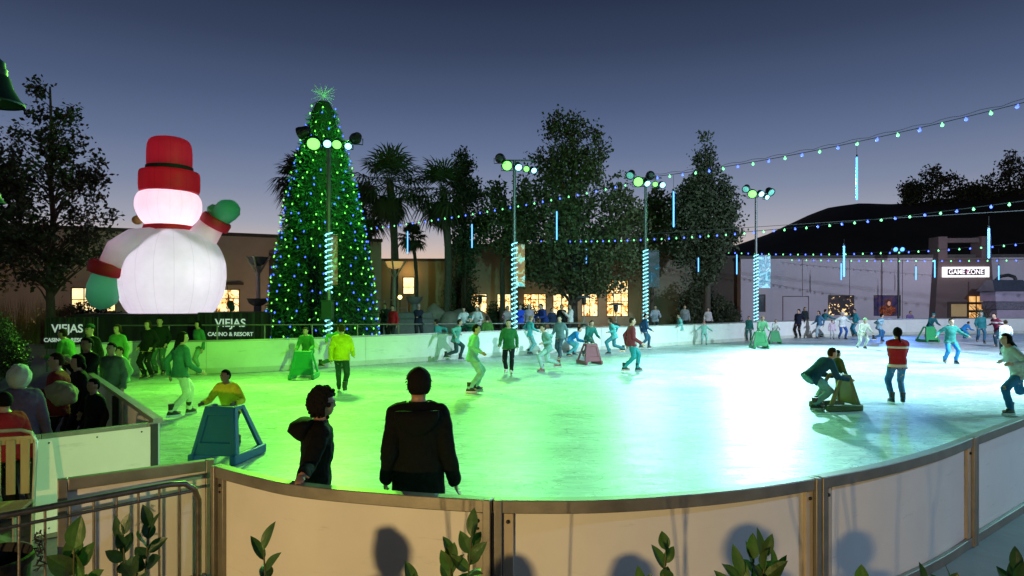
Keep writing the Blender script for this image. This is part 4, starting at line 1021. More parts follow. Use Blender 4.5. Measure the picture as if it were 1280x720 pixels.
def bowl(px, ytop, ybot, wpx, Y, label, m):
    k = Y / F; z1, z0 = CAMZ - (ytop - HY) * k, CAMZ - (ybot - HY) * k; r = wpx * k / 2
    root = thing('stone_bowl', label, 'bowl', ((px - 640) * k, Y, 0))
    MB().lathe([(r * .45, z0), (r * .8, z0 + (z1 - z0) * .35), (r, z1), (r * .92, z1), (r * .6, z1 - .12), (.02, z1 - .15)], n=24).build('bowl', m, root)
    MB().lathe([(r * .5, 0), (r * .35, .1), (r * .35, z0 - .001)], n=16).build('pedestal', m, root)
bowl(518, 371, 380, 21, 37.4, 'wide grey stone bowl on pedestal above the terrace steps', STONE)
bowl(322, 373, 382, 26, 31, 'wide dark stone bowl at the foot of the left fire torch', mat('dark_stone', (.05, .045, .045), .8, 0, .3))
def torch(px, ytop, ysplit, wpx, Y, label, lit):
    k = Y / F; z1, zs_ = CAMZ - (ytop - HY) * k, CAMZ - (ysplit - HY) * k; r = wpx * k / 2
    WOODY = mat('torch_post', (.30, .25, .21), .6, .2, .2)
    root = thing('torch_lamp', label, 'lamp', ((px - 640) * k, Y, 0), 0, 'tall bowl torches on the plaza')
    MB().tube([(0, 0, 0), (0, 0, z1 - .3)], [.13, .10], 10).build('post', WOODY, root)
    for a in (0, PI / 2, PI, 3 * PI / 2): MB().tube([(math.cos(a) * .08, math.sin(a) * .08, zs_), (math.cos(a) * r, math.sin(a) * r, z1)], .05, 6).build('strut', WOODY, root)
    MB().lathe([(.08, z1 - .5), (r * .55, z1 - .38), (r * .78, z1 - .05), (r * .72, z1 - .05), (r * .4, z1 - .25), (.02, z1 - .3)], n=20).build('bowl', emit('amber_bowl', (1, .55, .18), .35) if lit else mat('dark_stone', (.05, .045, .045), .8), root)
torch(493, 326, 346, 29, 38, 'tall pale torch post with glowing amber bowl beside the palms', True)
torch(322.5, 320, 341, 30, 31.2, 'tall dark torch post with unlit bowl left of the Christmas tree', False)
def heater(px, ytop, Y, label):
    k = Y / F; z1 = CAMZ - (ytop - HY) * k
    root = thing('patio_heater', label, 'patio heater', ((px - 640) * k, Y, 0), 0, 'mushroom patio heaters')
    MB().lathe([(.28, 0), (.28, .6), (.05, .75), (.04, z1 - .55)], n=14).build('post', ALU, root)
    MB().lathe([(.10, z1 - .55), (.14, z1 - .3), (.13, z1 - .12), (.08, z1 - .1)], n=14).build('burner', DARKSTEEL, root)
    MB().lathe([(.5, z1 - .12), (.52, z1 - .1), (.3, z1), (.03, z1 + .03)], n=20).build('reflector', mat('lilac_metal', (.45, .42, .55), .4, .5), root)
heater(600, 369, 40, 'mushroom patio heater in front of the leftmost shop window')
heater(730, 370, 40, 'mushroom patio heater among the spectators right of the second pole')
heater(770, 379, 40, 'mushroom patio heater before the tall shop window')
pts = [(468, 375), (505, 375)]
a = P(466, 375, 39); b2 = P(509, 375, 39)
root = thing('terrace_railing', 'pale metal railing on the terrace beside the torch post', 'railing', (a.x, a.y, 0))
for z in (a.z, a.z - .5): MB().tube([(0, 0, z), (b2.x - a.x, 0, z)], .03, 6).build('rail', ALU, root)
for t in range(4): MB().tube([((b2.x - a.x) * t / 3, 0, 0), ((b2.x - a.x) * t / 3, 0, a.z)], .03, 6).build('post', ALU, root)
q = P(500, 371.5, 39.2)
root = thing('globe_lamp', 'small yellow globe lamp glowing by the terrace railing', 'lamp', (q.x, q.y, 0)); MB().tube([(0, 0, 0), (0, 0, q.z - .1)], .03, 6).build('post', DARKSTEEL, root)
MB().ell((0, 0, q.z), (.13, .13, .13), 12).build('globe', emit('yellow_globe', (1, .75, .2), 4), root)
# added point lights without fixtures brighten the walls, shop fronts and entrance
q = P(508, 338, 56.0); lamp('wall_fill', 'POINT', q, 45, (1, .62, .25), size=.15)
q = P(340, 372, 42); lamp('wall_fill', 'POINT', q, 130, (1, .66, .36), size=.15)
q = P(30, 396, 34); lamp('wall_fill', 'POINT', q, 110, (1, .6, .34), size=.15)
for x in (600, 668, 738, 772): q = P(x, 385, 53.6); lamp('shop_spill', 'POINT', q, 45, (1, .68, .33), size=.4)
q = P(1195, 325, 47.0); lamp('entrance_fill', 'POINT', q, 90, (1, .8, .9), size=.4)
lw = [P(x, 398, Y) for x, Y in ((575, 33), (648, 33))]
o = MB().box2((lw[0].x, 31.5, .0), (lw[1].x + 1, 36, .02)).build('lawn', mat('lawn_grass', (.04, .10, .04), .8, 0, .4, 3)); tag(o, kind='stuff')

# ------------------------------------------------------------------ near left: lamp, barricade, chair, bin
def bell_lamp(q, r, label, post_dx, lit=None):
    GR = mat('green_enamel', (.025, .075, .05), .35, .2, .2)
    root = thing('bell_lamp', label, 'lamp', (q.x + post_dx, q.y, 0), 0, 'green bell lamps on tall posts')
    h = q.z; x = -post_dx
    MB().lathe([(.10, 0), (.06, .2), (.05, h + .9)], n=12).build('post', GR, root)
    MB().tube([(0, 0, h + .7), (x * .3, 0, h + 1.15), (x * .8, 0, h + 1.2), (x, 0, h + .95), (x, 0, h + .5)], .025, 8).build('arm', GR, root)
    MB().lathe([(r, 0), (r * 1.02, .015), (r * .86, r * .25), (r * .62, r * .7), (r * .5, r * 1.15), (r * .42, r * 1.2), (r * .42, r * 1.45), (r * .36, r * 1.5), (r * .34, r * 1.75), (.03, r * 1.95), (.025, r * 2.4)], c=(x, 0, h), n=28, cap=False).build('shade', GR, root)
    MB().ell((x, 0, h + r * .35), (r * .22, r * .22, r * .3), 12).build('bulb', emit('warm_bulb', (1, .8, .5), 6) if lit else mat('dead_bulb', (.3, .3, .28), .2), root)
    return root
bell_lamp(P(-6, 130, 6.0), .225, 'unlit green bell lamp hanging into the top left corner', -.95)
bell_lamp(P(-9, 254, 10.5), .17, 'smaller green bell lamp at the left edge below the nearer one', -1.6)
# the lit lamp of the same kind behind the camera that lights the near barrier
lq = Vector((-8.5, -13, 2.72))
lr = bell_lamp(lq, .262, 'lit green bell lamp on the path behind the camera', -.95, True)
lamp('warm_lamp', 'SPOT', lq + Vector((0, 0, -.02)), 9600, (1, .67, .26), aim=(-1.0, 4.4, .3), parent=lr, size=.08, angle=33, blend=.9)
# crowd control barricade in front of the gate
a = Vector((-2.36, 4.82, 0)); b2 = Vector((-4.3, 2.9, 0)); d = (b2 - a); Lb = d.length
root = thing('crowd_barricade', 'bent tube steel crowd barricade with thin bars before the near gate', 'barricade', a, math.atan2(d.y, d.x))
BAR = mat('barricade_steel', (.16, .15, .135), .4, .8, .3, 12, .1, 50)
MB().tube([(0, 0, .1), (0, 0, .78), (.03, 0, .87), (.10, 0, .925), (.2, 0, .94), (Lb, 0, .94)], .021, 10).build('top_rail', BAR, root)
MB().tube([(.045, 0, .86), (Lb, 0, .86)], .012, 8).build('cross_rail', BAR, root); MB().tube([(0, 0, .16), (Lb, 0, .16)], .018, 8).build('bottom_rail', BAR, root)
for k in range(1, int(Lb / .135)): MB().tube([(k * .135, 0, .16), (k * .135, 0, .93)], .0085, 6).build('bar', BAR, root)
for x in (.3, Lb - .4): MB().tube([(x, -.3, .02), (x, -.25, .06), (x, .25, .06), (x, .3, .02)], .02, 6).build('foot', BAR, root)
rng = random.Random(4); wr = MB()
q0 = a + d * (.97 / Lb); pts = []
for i in range(60): pts.append(Vector((q0.x + rng.gauss(0, .018), q0.y - .02 + rng.gauss(0, .018), .80 - i * .004 + rng.gauss(0, .02))))
wr.tube(pts, .004, 4); tag(wr.build('tangled_wire', BLACK), 'dark tangle of wire tied to the barricade at the gate post', 'wire')
wr = MB(); pts = [Vector((-2.345 + .008 * math.sin(i * 1.3), 5.06, .99 - i * .025)) for i in range(40)]
wr.tube(pts, .004, 5)
for i in range(3, 40, 7): wr.ell(pts[i], (.012, .012, .018), 8)
tag(wr.build('fairy_light_cord', CABLE), 'thin dark cord of small bulbs hanging in the gap beside the gate', 'cord')
# bin
q = P(20, 697, 3.1)
root = thing('waste_bin', 'round black bin with rim cut by the lower left corner', 'bin', (-3.55, 4.3, 0))
MB().lathe([(.22, 0), (.245, .25), (.26, .50), (.28, .505), (.285, .55), (.27, .56), (.25, .52), (.23, .3), (.2, .05)], n=32, cap=False).build('body', mat('bin_black', (.006, .006, .006), .8, 0, .3, 8, .3, 40), root)
# chair at left edge
cl = Vector((-4.52, 5.55, 0))
root = thing('folding_chair', 'worn wooden slatted chair with bent tube back at the left edge', 'chair', cl, R(200))
WOOD = mat('worn_wood', (.28, .19, .10), .6, 0, .35, 5, .2, 30, stretch=(1, 1, .2))
MB().tube([(-.24, -.2, 0), (-.24, -.24, .5), (-.24, -.3, .98), (-.2, -.31, 1.06), (-.12, -.31, 1.09), (.12, -.31, 1.09), (.2, -.31, 1.06), (.24, -.3, .98), (.24, -.24, .5), (.24, -.2, 0)], .016, 8).build('back_frame', ALU, root)
for x in (-.24, .24): MB().tube([(x, .22, 0), (x, .22, .44)], .016, 8).build('leg', ALU, root)
MB().box((0, 0, .455), (.48, .46, .03)).build('seat', WOOD, root, bevel=.006)
for x in (-.16, -.05, .06, .17): MB().box((x, -.285, .76), (.07, .018, .5)).build('back_slat', WOOD, root, bevel=.004)
MB().box((0, -.30, 1.0), (.44, .02, .07)).build('back_rail', WOOD, root, bevel=.004)
# foreground shrubs
SHOOT = mat('shoot_leaf', (.055, .105, .028), .38, 0, .45, 9, .2, 40, transl=.22)
SHOOT2 = mat('shoot_leaf_dark', (.022, .06, .026), .4, 0, .4, 9, .2, 40, transl=.15)
STEM = mat('green_stem', (.07, .075, .03), .6, 0, .3, 10)
def leaf_mesh(mb, base, dirv, up, Lf, W_, fold=.35, curl=.25):
    d = dirv.normalized(); s = d.cross(up); s = s.normalized() if s.length > 1e-3 else d.orthogonal().normalized(); n_ = s.cross(d); vs, fs = [], []; K = 7
    for i in range(K + 1):
        t = i / K; w_ = W_ * (math.sin(PI * min(1, t ** .85)) ** .8 if 0 < t < 1 else 0.02); c = base + d * Lf * t - n_ * curl * Lf * t * t
        vs += [c - s * w_ + n_ * w_ * fold, c - s * w_ * .5 + n_ * w_ * fold * .42, c, c + s * w_ * .5 + n_ * w_ * fold * .42, c + s * w_ + n_ * w_ * fold]
    for i in range(K):
        for j in range(4): o = i * 5 + j; fs.append((o, o + 1, o + 6, o + 5))
    mb.add(vs, fs)
def shoot(label, px, Y, tips, seed, m, Lf=.085, n=7, Wr=.24):
    """a shrub with upright leafy shoots ending at the given photo pixels"""
    k = Y / F; rng = random.Random(seed); X = (px - 640) * k
    root = thing('foreground_shrub', label, 'shrub', (X, Y, 0), 0, 'leafy shrubs along the bottom edge')
    st = MB(); lf = MB()
    for (tx, ty, lean) in tips:
        tip = P(tx, ty, Y + rng.uniform(-.06, .06)) - Vector((X, Y, 0)); base = Vector((rng.uniform(-.05, .05), rng.uniform(-.04, .04), 0))
        top = tip - Vector((lean * .03, 0, Lf * .8)); pts = [base, base.lerp(top, .5) + Vector((rng.uniform(-.04, .04), 0, 0)), base.lerp(top, .8) + Vector((rng.uniform(-.03, .03), 0, 0)), top]
        st.tube(catmull([tuple(p) for p in pts], 5), [.0055 - .003 * i / 15 for i in range(16)], 6)
        az = rng.uniform(0, 6)
        for i in range(n):
            f_ = i / max(1, n - 1); q = top + (pts[2] - top) * f_ * .42; az += 2.3 + rng.uniform(-.5, .5); el = R(78 - 52 * f_ + rng.uniform(-10, 10))
            dv = Vector((math.cos(az) * math.cos(el) + lean * .25, math.sin(az) * math.cos(el), math.sin(el)))
            leaf_mesh(lf, q, dv, Vector((rng.uniform(-.4, .4), rng.uniform(-1, -.2), .6)), Lf * rng.uniform(.75, 1.12), Lf * Wr * rng.uniform(.85, 1.15), rng.uniform(.1, .45), rng.uniform(-.05, .3))
        for i in range(6):
            z = rng.uniform(.1, .33); q = base.lerp(top, z); az = rng.uniform(0, 6.3)
            leaf_mesh(lf, q, Vector((math.cos(az), math.sin(az), .5)), Vector((0, 0, 1)), Lf, Lf * Wr)
    st.build('stem', STEM, root); lf.build('leaves', m, root, recalc=False, smooth=False)
    for p in lf.f: pass
    return root
shoot('shrub with two rounded leaves low in front of the barricade post', 100, 2.1, [(88, 655, -.4), (108, 678, .3)], 41, SHOOT, .10, 4, .30)
shoot('dark shrub with slender shoots in front of the barricade bars', 170, 2.1, [(148, 643, -.5), (190, 632, .3), (170, 690, 0)], 42, SHOOT2, .085, 7)
shoot('small two leaved sprig at the foot of the first curved panel', 335, 2.0, [(332, 656, .2)], 43, SHOOT, .095, 5, .2)
shoot('leaning glossy shoot in front of the middle barrier post', 570, 1.9, [(601, 646, .9), (560, 668, -.2), (514, 708, -.3)], 44, SHOOT, .075, 9)
shoot('slim pale green shoot before the panel right of the middle post', 832, 1.9, [(834, 664, .1), (800, 714, -.4)], 45, SHOOT, .07, 8)
shoot('bushy cluster of pointed leaves before the second metal post from the right', 948, 1.9, [(938, 668, -.3), (960, 664, .4), (975, 690, .8), (918, 690, -.8)], 46, SHOOT, .095, 7, .19)
shoot('low sprig barely rising over the bottom edge between two panels', 1076, 1.9, [(1078, 706, .1)], 47, SHOOT, .07, 5)
shoot('low leafy shoot before the grey paving at right', 1178, 1.9, [(1188, 702, .1), (1150, 708, -.2)], 48, SHOOT2, .065, 6)
shoot('dark leaning sprig in the lower right corner', 1268, 1.9, [(1276, 690, .4), (1256, 704, -.5)], 49, SHOOT2, .07, 7)
# ------------------------------------------------------------------ people
SKIN = {'light': mat('skin_light', (.45, .27, .20), .5, 0, .06), 'tan': mat('skin_tan', (.30, .17, .11), .5, 0, .06), 'brown': mat('skin_brown', (.17, .09, .06), .5, 0, .06)}
HAIRC = {'black': (.006, .005, .005), 'brown': (.03, .017, .010), 'grey': (.28, .27, .26), 'blond': (.22, .15, .07)}
def cloth(c): 
    c = lin(c); return mat('cloth_%02x%02x%02x' % tuple(int(min(1, v) ** .45 * 255) for v in c), c, .85, 0, .28, 5, .45, 22, spec=.12)
EYE = mat('eye_dark', (.01, .008, .008), .2)
BOOTB, BOOTW = mat('boot_black', (.015, .015, .017), .4), mat('boot_white', (.6, .6, .6), .45)
BLADE = mat('skate_blade', (.5, .52, .55), .25, .9)
_queue = []
def ik(a, c, l1, l2, bend):
    a, c = Vector(a), Vector(c); d = c - a; L_ = min(d.length, (l1 + l2) * .999); dn = d.normalized(); c = a + dn * L_
    x = (l1 * l1 - l2 * l2 + L_ * L_) / (2 * L_); h = math.sqrt(max(0, l1 * l1 - x * x)); b_ = Vector(bend); b_ = (b_ - dn * b_.dot(dn))
    b_ = b_.normalized() if b_.length > 1e-5 else dn.orthogonal()
    return a + dn * x + b_ * h, c
POSE = {
    'stand': {},
    'walk': dict(fL=(-.09, .22, 0), fR=(.10, -.24, .03), hL=(-.25, -.10, .86), hR=(.26, .25, .92), lean=4),
    'stride': dict(fL=(-.10, .16, 0), fR=(.20, -.48, .12), hL=(-.42, .20, 1.0), hR=(.40, -.18, 1.0), lean=16, pel=-.10),
    'kick': dict(fL=(-.06, .10, 0), fR=(.12, -.62, .42), hL=(-.40, .25, 1.05), hR=(.42, -.05, 1.05), lean=22, pel=-.06),
    'glide': dict(fL=(-.14, .08, 0), fR=(.14, -.12, 0), hL=(-.52, .15, 1.02), hR=(.52, .12, 1.02), lean=8, pel=-.04),
    'push': dict(fL=(-.12, -.10, 0), fR=(.13, -.32, 0), hL=(-.22, .46, .86), hR=(.22, .46, .86), lean=30, pel=-.08),
    'crouch': dict(fL=(-.13, .05, 0), fR=(.15, -.2, 0), hL=(-.26, .48, .66), hR=(.26, .48, .66), lean=52, pel=-.2),
    'pockets': dict(hL=(-.22, .10, .93), hR=(.22, .10, .93)),
    'crossed': dict(hL=(.10, .24, 1.12), hR=(-.10, .26, 1.16)),
    'phone': dict(hL=(-.06, .32, 1.28), hR=(.10, .30, 1.26)),
    'rail': dict(hL=(-.24, .36, 1.04), hR=(.22, .38, 1.04), lean=14, fL=(-.1, -.06, 0), fR=(.12, -.12, 0)),
    'back': dict(hL=(-.30, -.12, .96), hR=(.24, .05, .84), lean=-6),
    'reach': dict(hL=(-.26, .05, .86), hR=(.42, .42, 1.12), lean=6),
}
def person(label, pos, face, H, jacket, legs, hair='black', style='short', pose='stand', skin='light', skates=True, det=1, group=None, hat=None, bulk=1.12, coat=-.12, hy=0, hp=0, z=None, extra=None, boot=None, jmat=None, **kw):
    if isinstance(pos, tuple) and len(pos) == 2: q = G(*pos); 
    else: q = P(pos[0], HY, pos[2]); q.z = 0
    zb = (.03 + .05 if skates else 0) if z is None else z
    s = H / 1.75; p = dict(POSE[pose]); p.update(kw)
    root = thing('person', label, 'person', (q.x, q.y, .03 if skates else (0 if z is None else z)), R(face), group)
    lift = .05 if skates else 0
    lean = R(p.get('lean', 0)); side = R(p.get('side', 0))
    Pv = Vector((0, p.get('py', -math.sin(lean) * .22), .93 + p.get('pel', 0)))
    sp = Vector((math.sin(side), math.sin(lean), math.cos(lean))).normalized(); fw = Vector((0, math.cos(lean), -math.sin(lean)))
    X = Vector((1, 0, 0)); N_ = Pv + sp * .51
    nd = (sp + Vector((0, 0, 1.2))).normalized(); Hc = N_ + nd * .160 + Vector((0, .018, 0))
    Mh = (Matrix.Rotation(R(hy), 3, 'Z') @ Matrix.Rotation(R(-hp), 3, 'X'))
    prims = []; mb = MB()
    def cap(a, ra, b_, rb, cls, n=10): prims.append((Vector(a), Vector(b_), ra, rb, cls)); mb.capsule(a, ra, b_, rb, n)
    tor = [(coat - .02, .150, .112), (coat + .05, .158, .118), (.02, .155, .113), (.16, .146, .104), (.30, .165, .114), (.40, .178, .112), (.455, .165, .098), (.50, .095, .075), (.53, .06, .06)]
    bk = bulk; rings = []
    for t, rx, ry in tor:
        c = Pv + sp * t + fw * (-.012 if t > .3 else 0)
        if t < .48: rx, ry = rx * bk, ry * bk
        rings.append([c + X * math.cos(2 * PI * j / 18) * rx + fw * math.sin(2 * PI * j / 18) * ry for j in range(18)])
    mb.loft(rings)
    for i in range(len(tor) - 1): prims.append((Pv + sp * tor[i][0], Pv + sp * tor[i + 1][0], (tor[i][1] + tor[i][2]) / 2 * bk, (tor[i + 1][1] + tor[i + 1][2]) / 2 * bk, 't'))
    cap(N_ - nd * .04, .062, Hc - nd * .06, .058, 'h')
    for sg in (-1, 1): cap(Pv + sp * .492 + X * sg * .02, .052, Pv + sp * .437 + X * sg * .158, .058 * bk, 't')
    hs = p.get('hs', 1); hr = (.079 * hs, .097 * hs, .113 * (1 + (hs - 1) * .6))
    mb.ell(Hc, hr, 18, Mh); prims.append((Hc, Hc + Vector((0, 0, .001)), .098, .098, 'h'))
    def hp_(v): return Hc + Mh @ Vector(v)
    mb.ell(hp_((0, .025, -.065)), (.055, .066, .055), 14, Mh); prims.append((hp_((0, .03, -.07)), hp_((0, .03, -.071)), .06, .06, 'h'))
    mb.capsule(hp_((0, .088, .005)), .010, hp_((0, .104, -.025)), .015, 8)
    for sg in (-1, 1): mb.ell(hp_((sg * .078, -.005, -.012)), (.014, .022, .034), 10, Mh)
    for sg, key, hk in ((-1, 'fL', 'hL'), (1, 'fR', 'hR')):
        f_ = p.get(key, (sg * .11, 0, 0)); hip = Pv + X * sg * .088 - Vector((0, 0, .03)); ank = Vector((f_[0], f_[1], f_[2] + .09 + lift))
        kn, ank = ik(hip, ank, .435, .43, (sg * .15, 1, 0)); tb = p.get('tb', 1.1)
        cap(hip, .091 * tb, kn, .066 * tb, 'l'); cap(kn, .064 * tb, ank, .050 * tb, 'l')
        toe = ank + Vector((sg * .03, .15, -.05)); cap(ank + Vector((0, -.03, -.045)), .038, toe, .032, 'f', 8)
        h_ = p.get(hk, (sg * (.21 + .06 * bk), .04, .82)); sh = Pv + sp * .428 + X * sg * .166
        h_ = Vector(h_)
        el, wr = ik(sh, h_, .30, .27, p.get('eb', (sg * .28, -1, -.25)))
        cap(sh, .060 * bk, el, .048 * bk, 'a'); cap(el, .047 * bk, wr, .036 * bk, 'a')
        hd = (wr - el).normalized(); pal = wr + hd * .06; acr = hd.cross(Vector((sg, .2, 0))).normalized() if abs(hd.x) < .9 else Vector((0, 1, 0)); thn = hd.cross(acr)
        Mx = Matrix((acr, thn, hd)).transposed()
        mb.ell(pal, (.042, .018, .055), 10, Mx); prims.append((wr + hd * .02, wr + hd * .19, .035, .03, 'd'))
        fr = .0105 if det < 2 else .0088
        for i, (o_, ln) in enumerate(((-.031, .062), (-.010, .074), (.011, .070), (.031, .052))):
            b0 = pal + acr * o_ + hd * .035; b1 = b0 + hd * ln * .55 + thn * .006 * -sg; b2_ = b1 + hd * ln * .4 - thn * .024 * sg
            mb.tube([b0, b1, b2_], [fr, fr * .95, fr * .7], 7)
        fwd = acr if acr.y > 0 else -acr
        mb.capsule(pal + fwd * .03 - hd * .025, .013, pal + fwd * .062 + hd * .025, .010, 7)
        p['_ank' + key] = ank; p['_wr' + hk] = wr + hd * .09
    cen = {'spine': sp, 'P': Pv, 'coat': coat}
    _queue.append(dict(root=root, mb=mb, prims=prims, s=s, det=det, jacket=jmat or cloth(jacket), legs=legs, skin=skin, cen=cen, N=N_, nd=nd, long=p.get('long', None)))
    # hair, hats, eyes, boots
    S = Matrix.Scale(s, 4)
    def fin(m_): m_.v = [tuple(Vector(v) * s) for v in m_.v]; return m_
    hm = cloth(HAIRC[hair]); hb = MB()
    if style != 'none':
        grow = {'short': 1.09, 'curly': 1.30, 'long': 1.12, 'bob': 1.16, 'braid': 1.1, 'bun': 1.1}[style]
        hb.ell((0, 0, 0), (hr[0] * grow + .005, hr[1] * grow, hr[2] * (1 + (grow - 1) * .6)), 26 if det < 2 else 64)
        vv = []
        for v in hb.v:
            v = Vector(v); face_ = v.y > .028 and v.z < .062; low = v.z < (-.045 if v.y > -.03 else -.088) and style in ('short', 'bun')
            ear = style == 'short' and abs(v.x) > .058 * hs and -.035 < v.y and v.z < .022
            if face_ or low or ear: v = Vector((v.x * .72, v.y * .72, v.z * .72))
            elif style == 'curly': v *= 1 + .13 * noise.noise(v * 38) + .05 * noise.noise(v * 90)
            else: v *= 1 + .03 * noise.noise(v * 30)
            vv.append(tuple(hp_(v + Vector((0, -.006, .006)))))
        hb.v = vv
        if style == 'curly':
            rc = random.Random(3)
            for i in range(230):
                q_ = Vector((rc.gauss(0, 1), rc.gauss(-.25, 1), rc.gauss(.35, .9))).normalized(); q_ = Vector((q_.x * hr[0], q_.y * hr[1], q_.z * hr[2])) * rc.uniform(1.08, 1.26)
                if q_.y > .05 and q_.z < .07: continue
                hb.ell(hp_(q_), (rc.uniform(.012, .026),) * 3, 7)
        if style == 'short' and det == 2:
            rc = random.Random(5)
            for i in range(420):
                q_ = Vector((rc.gauss(0, 1), rc.gauss(-.3, 1), rc.gauss(.5, .8))).normalized(); a_ = Vector((q_.x * (hr[0] * grow + .004), q_.y * hr[1] * grow, q_.z * hr[2] * 1.05))
                if (a_.y > .02 and a_.z < .06) or a_.z < -.07 or (abs(a_.x) > .05 and a_.z < .02 and a_.y > -.04): continue
                hb.tube([hp_(a_ * .97), hp_(a_ * 1.05 + Vector((rc.gauss(0, .006), rc.gauss(0, .006), -.012)))], [.004, .001], 4)
        if style in ('long', 'bob', 'braid'):
            e = {'long': .34, 'bob': .12, 'braid': .42}[style]; w0 = .085 if style != 'braid' else .06
            a0 = hp_((0, -.045, -.02)); pts = [a0 + Vector((0, -.03 * math.sin(t * 2.2) - .03 * t - max(0, math.sin(lean)) * -.05, 0)) - (sp if t > .3 else nd) * (e * t) for t in (0, .25, .5, .75, 1)]
            hb.tube(pts, [w0, w0 * (1.1 if style != 'braid' else .95), w0, w0 * .8, w0 * .35], 12, flat=.5)
        if style == 'bun': hb.ell(hp_((0, -.085, .085)), (.045, .045, .045), 12)
        fin(hb).build('hair', hm, root, ang=1.4)
    if hat:
        kind, c = hat; h = MB()
        if kind == 'beanie':
            rings = []
            for z_, k_ in ((.015, 1.13), (.03, 1.17), (.055, 1.15), (.085, 1.08), (.115, .85), (.135, .5), (.143, .1)):
                rings.append([hp_((hr[0] * k_ * math.cos(2 * PI * j / 18) , hr[1] * k_ * math.sin(2 * PI * j / 18) - .004, z_)) for j in range(18)])
            h.loft(rings); fin(h).build('beanie', cloth(c), root)
        elif kind == 'cap':
            rings = [[hp_((hr[0] * k_ * math.cos(2 * PI * j / 18), hr[1] * k_ * math.sin(2 * PI * j / 18), z_)) for j in range(18)] for z_, k_ in ((.05, 1.14), (.08, 1.1), (.11, .9), (.128, .5), (.132, .1))]
            h.loft(rings); h.loft([[hp_((x_, .08, .048)), hp_((x_, .17 - abs(x_) * .6, .04)), hp_((x_, .17 - abs(x_) * .6, .046)), hp_((x_, .08, .056))] for x_ in (-.07, -.035, 0, .035, .07)])
            fin(h).build('cap', cloth(c), root)
        elif kind == 'hood':
            h.ell((0, 0, 0), (hr[0] * 1.32, hr[1] * 1.28, hr[2] * 1.25), 30); h.v = [tuple(Vector(v) * (1 + .14 * noise.noise(Vector(v) * 16) + .06 * noise.noise(Vector(v) * 40))) for v in h.v]
            h.v = [tuple(hp_(Vector(v) * (.62 if v[1] > .05 and v[2] < .1 else 1) + Vector((0, -.012, .0)))) for v in h.v]
            fin(h).build('hood', cloth(c), root, ang=1.4)
    if det >= 1:
        for sg in (-1, 1): fin(MB().ell(hp_((sg * .031, .086, .008)), (.012, .007, .008), 8, Mh)).build('eye', EYE, root)
        fin(MB().ell(hp_((0, .089, -.062)), (.022, .006, .005), 8, Mh)).build('mouth', mat('lips', (.25, .09, .08), .5), root)
    bc = boot or (BOOTB if skates else BOOTB)
    for key in ('fL', 'fR'):
        ank = p['_ank' + key]; b_ = MB(); sg = -1 if key == 'fL' else 1; f0 = Vector((sg * .2, 1, 0)).normalized()
        rings = [(ank + Vector((0, 0, .13)), .058, .062), (ank + Vector((0, 0, .06)), .053, .058), (ank + f0 * .01, .052, .068), (ank + f0 * .035 - Vector((0, 0, .045)), .050, .115), (ank + f0 * .045 - Vector((0, 0, .085)), .047, .135)]
        s0 = f0.cross(Vector((0, 0, 1)))
        b_.loft([[c + s0 * math.cos(2 * PI * j / 12) * rx + f0 * math.sin(2 * PI * j / 12) * ry for j in range(12)] for c, rx, ry in rings])
        bo = fin(b_).build('ice_skate' if skates else 'shoe', bc, root)
        if skates:
            c = ank + f0 * .045 - Vector((0, 0, .112)); bl = MB().box(c, (.006, .29, .05), math.atan2(f0.y, f0.x) - PI / 2); fin(bl).build('blade', BLADE, bo)
    if extra: extra(root, p, dict(hp_=hp_, Pv=Pv, sp=sp, fw=fw, N=N_, nd=nd, fin=fin, X=X, Hc=Hc))
    return root

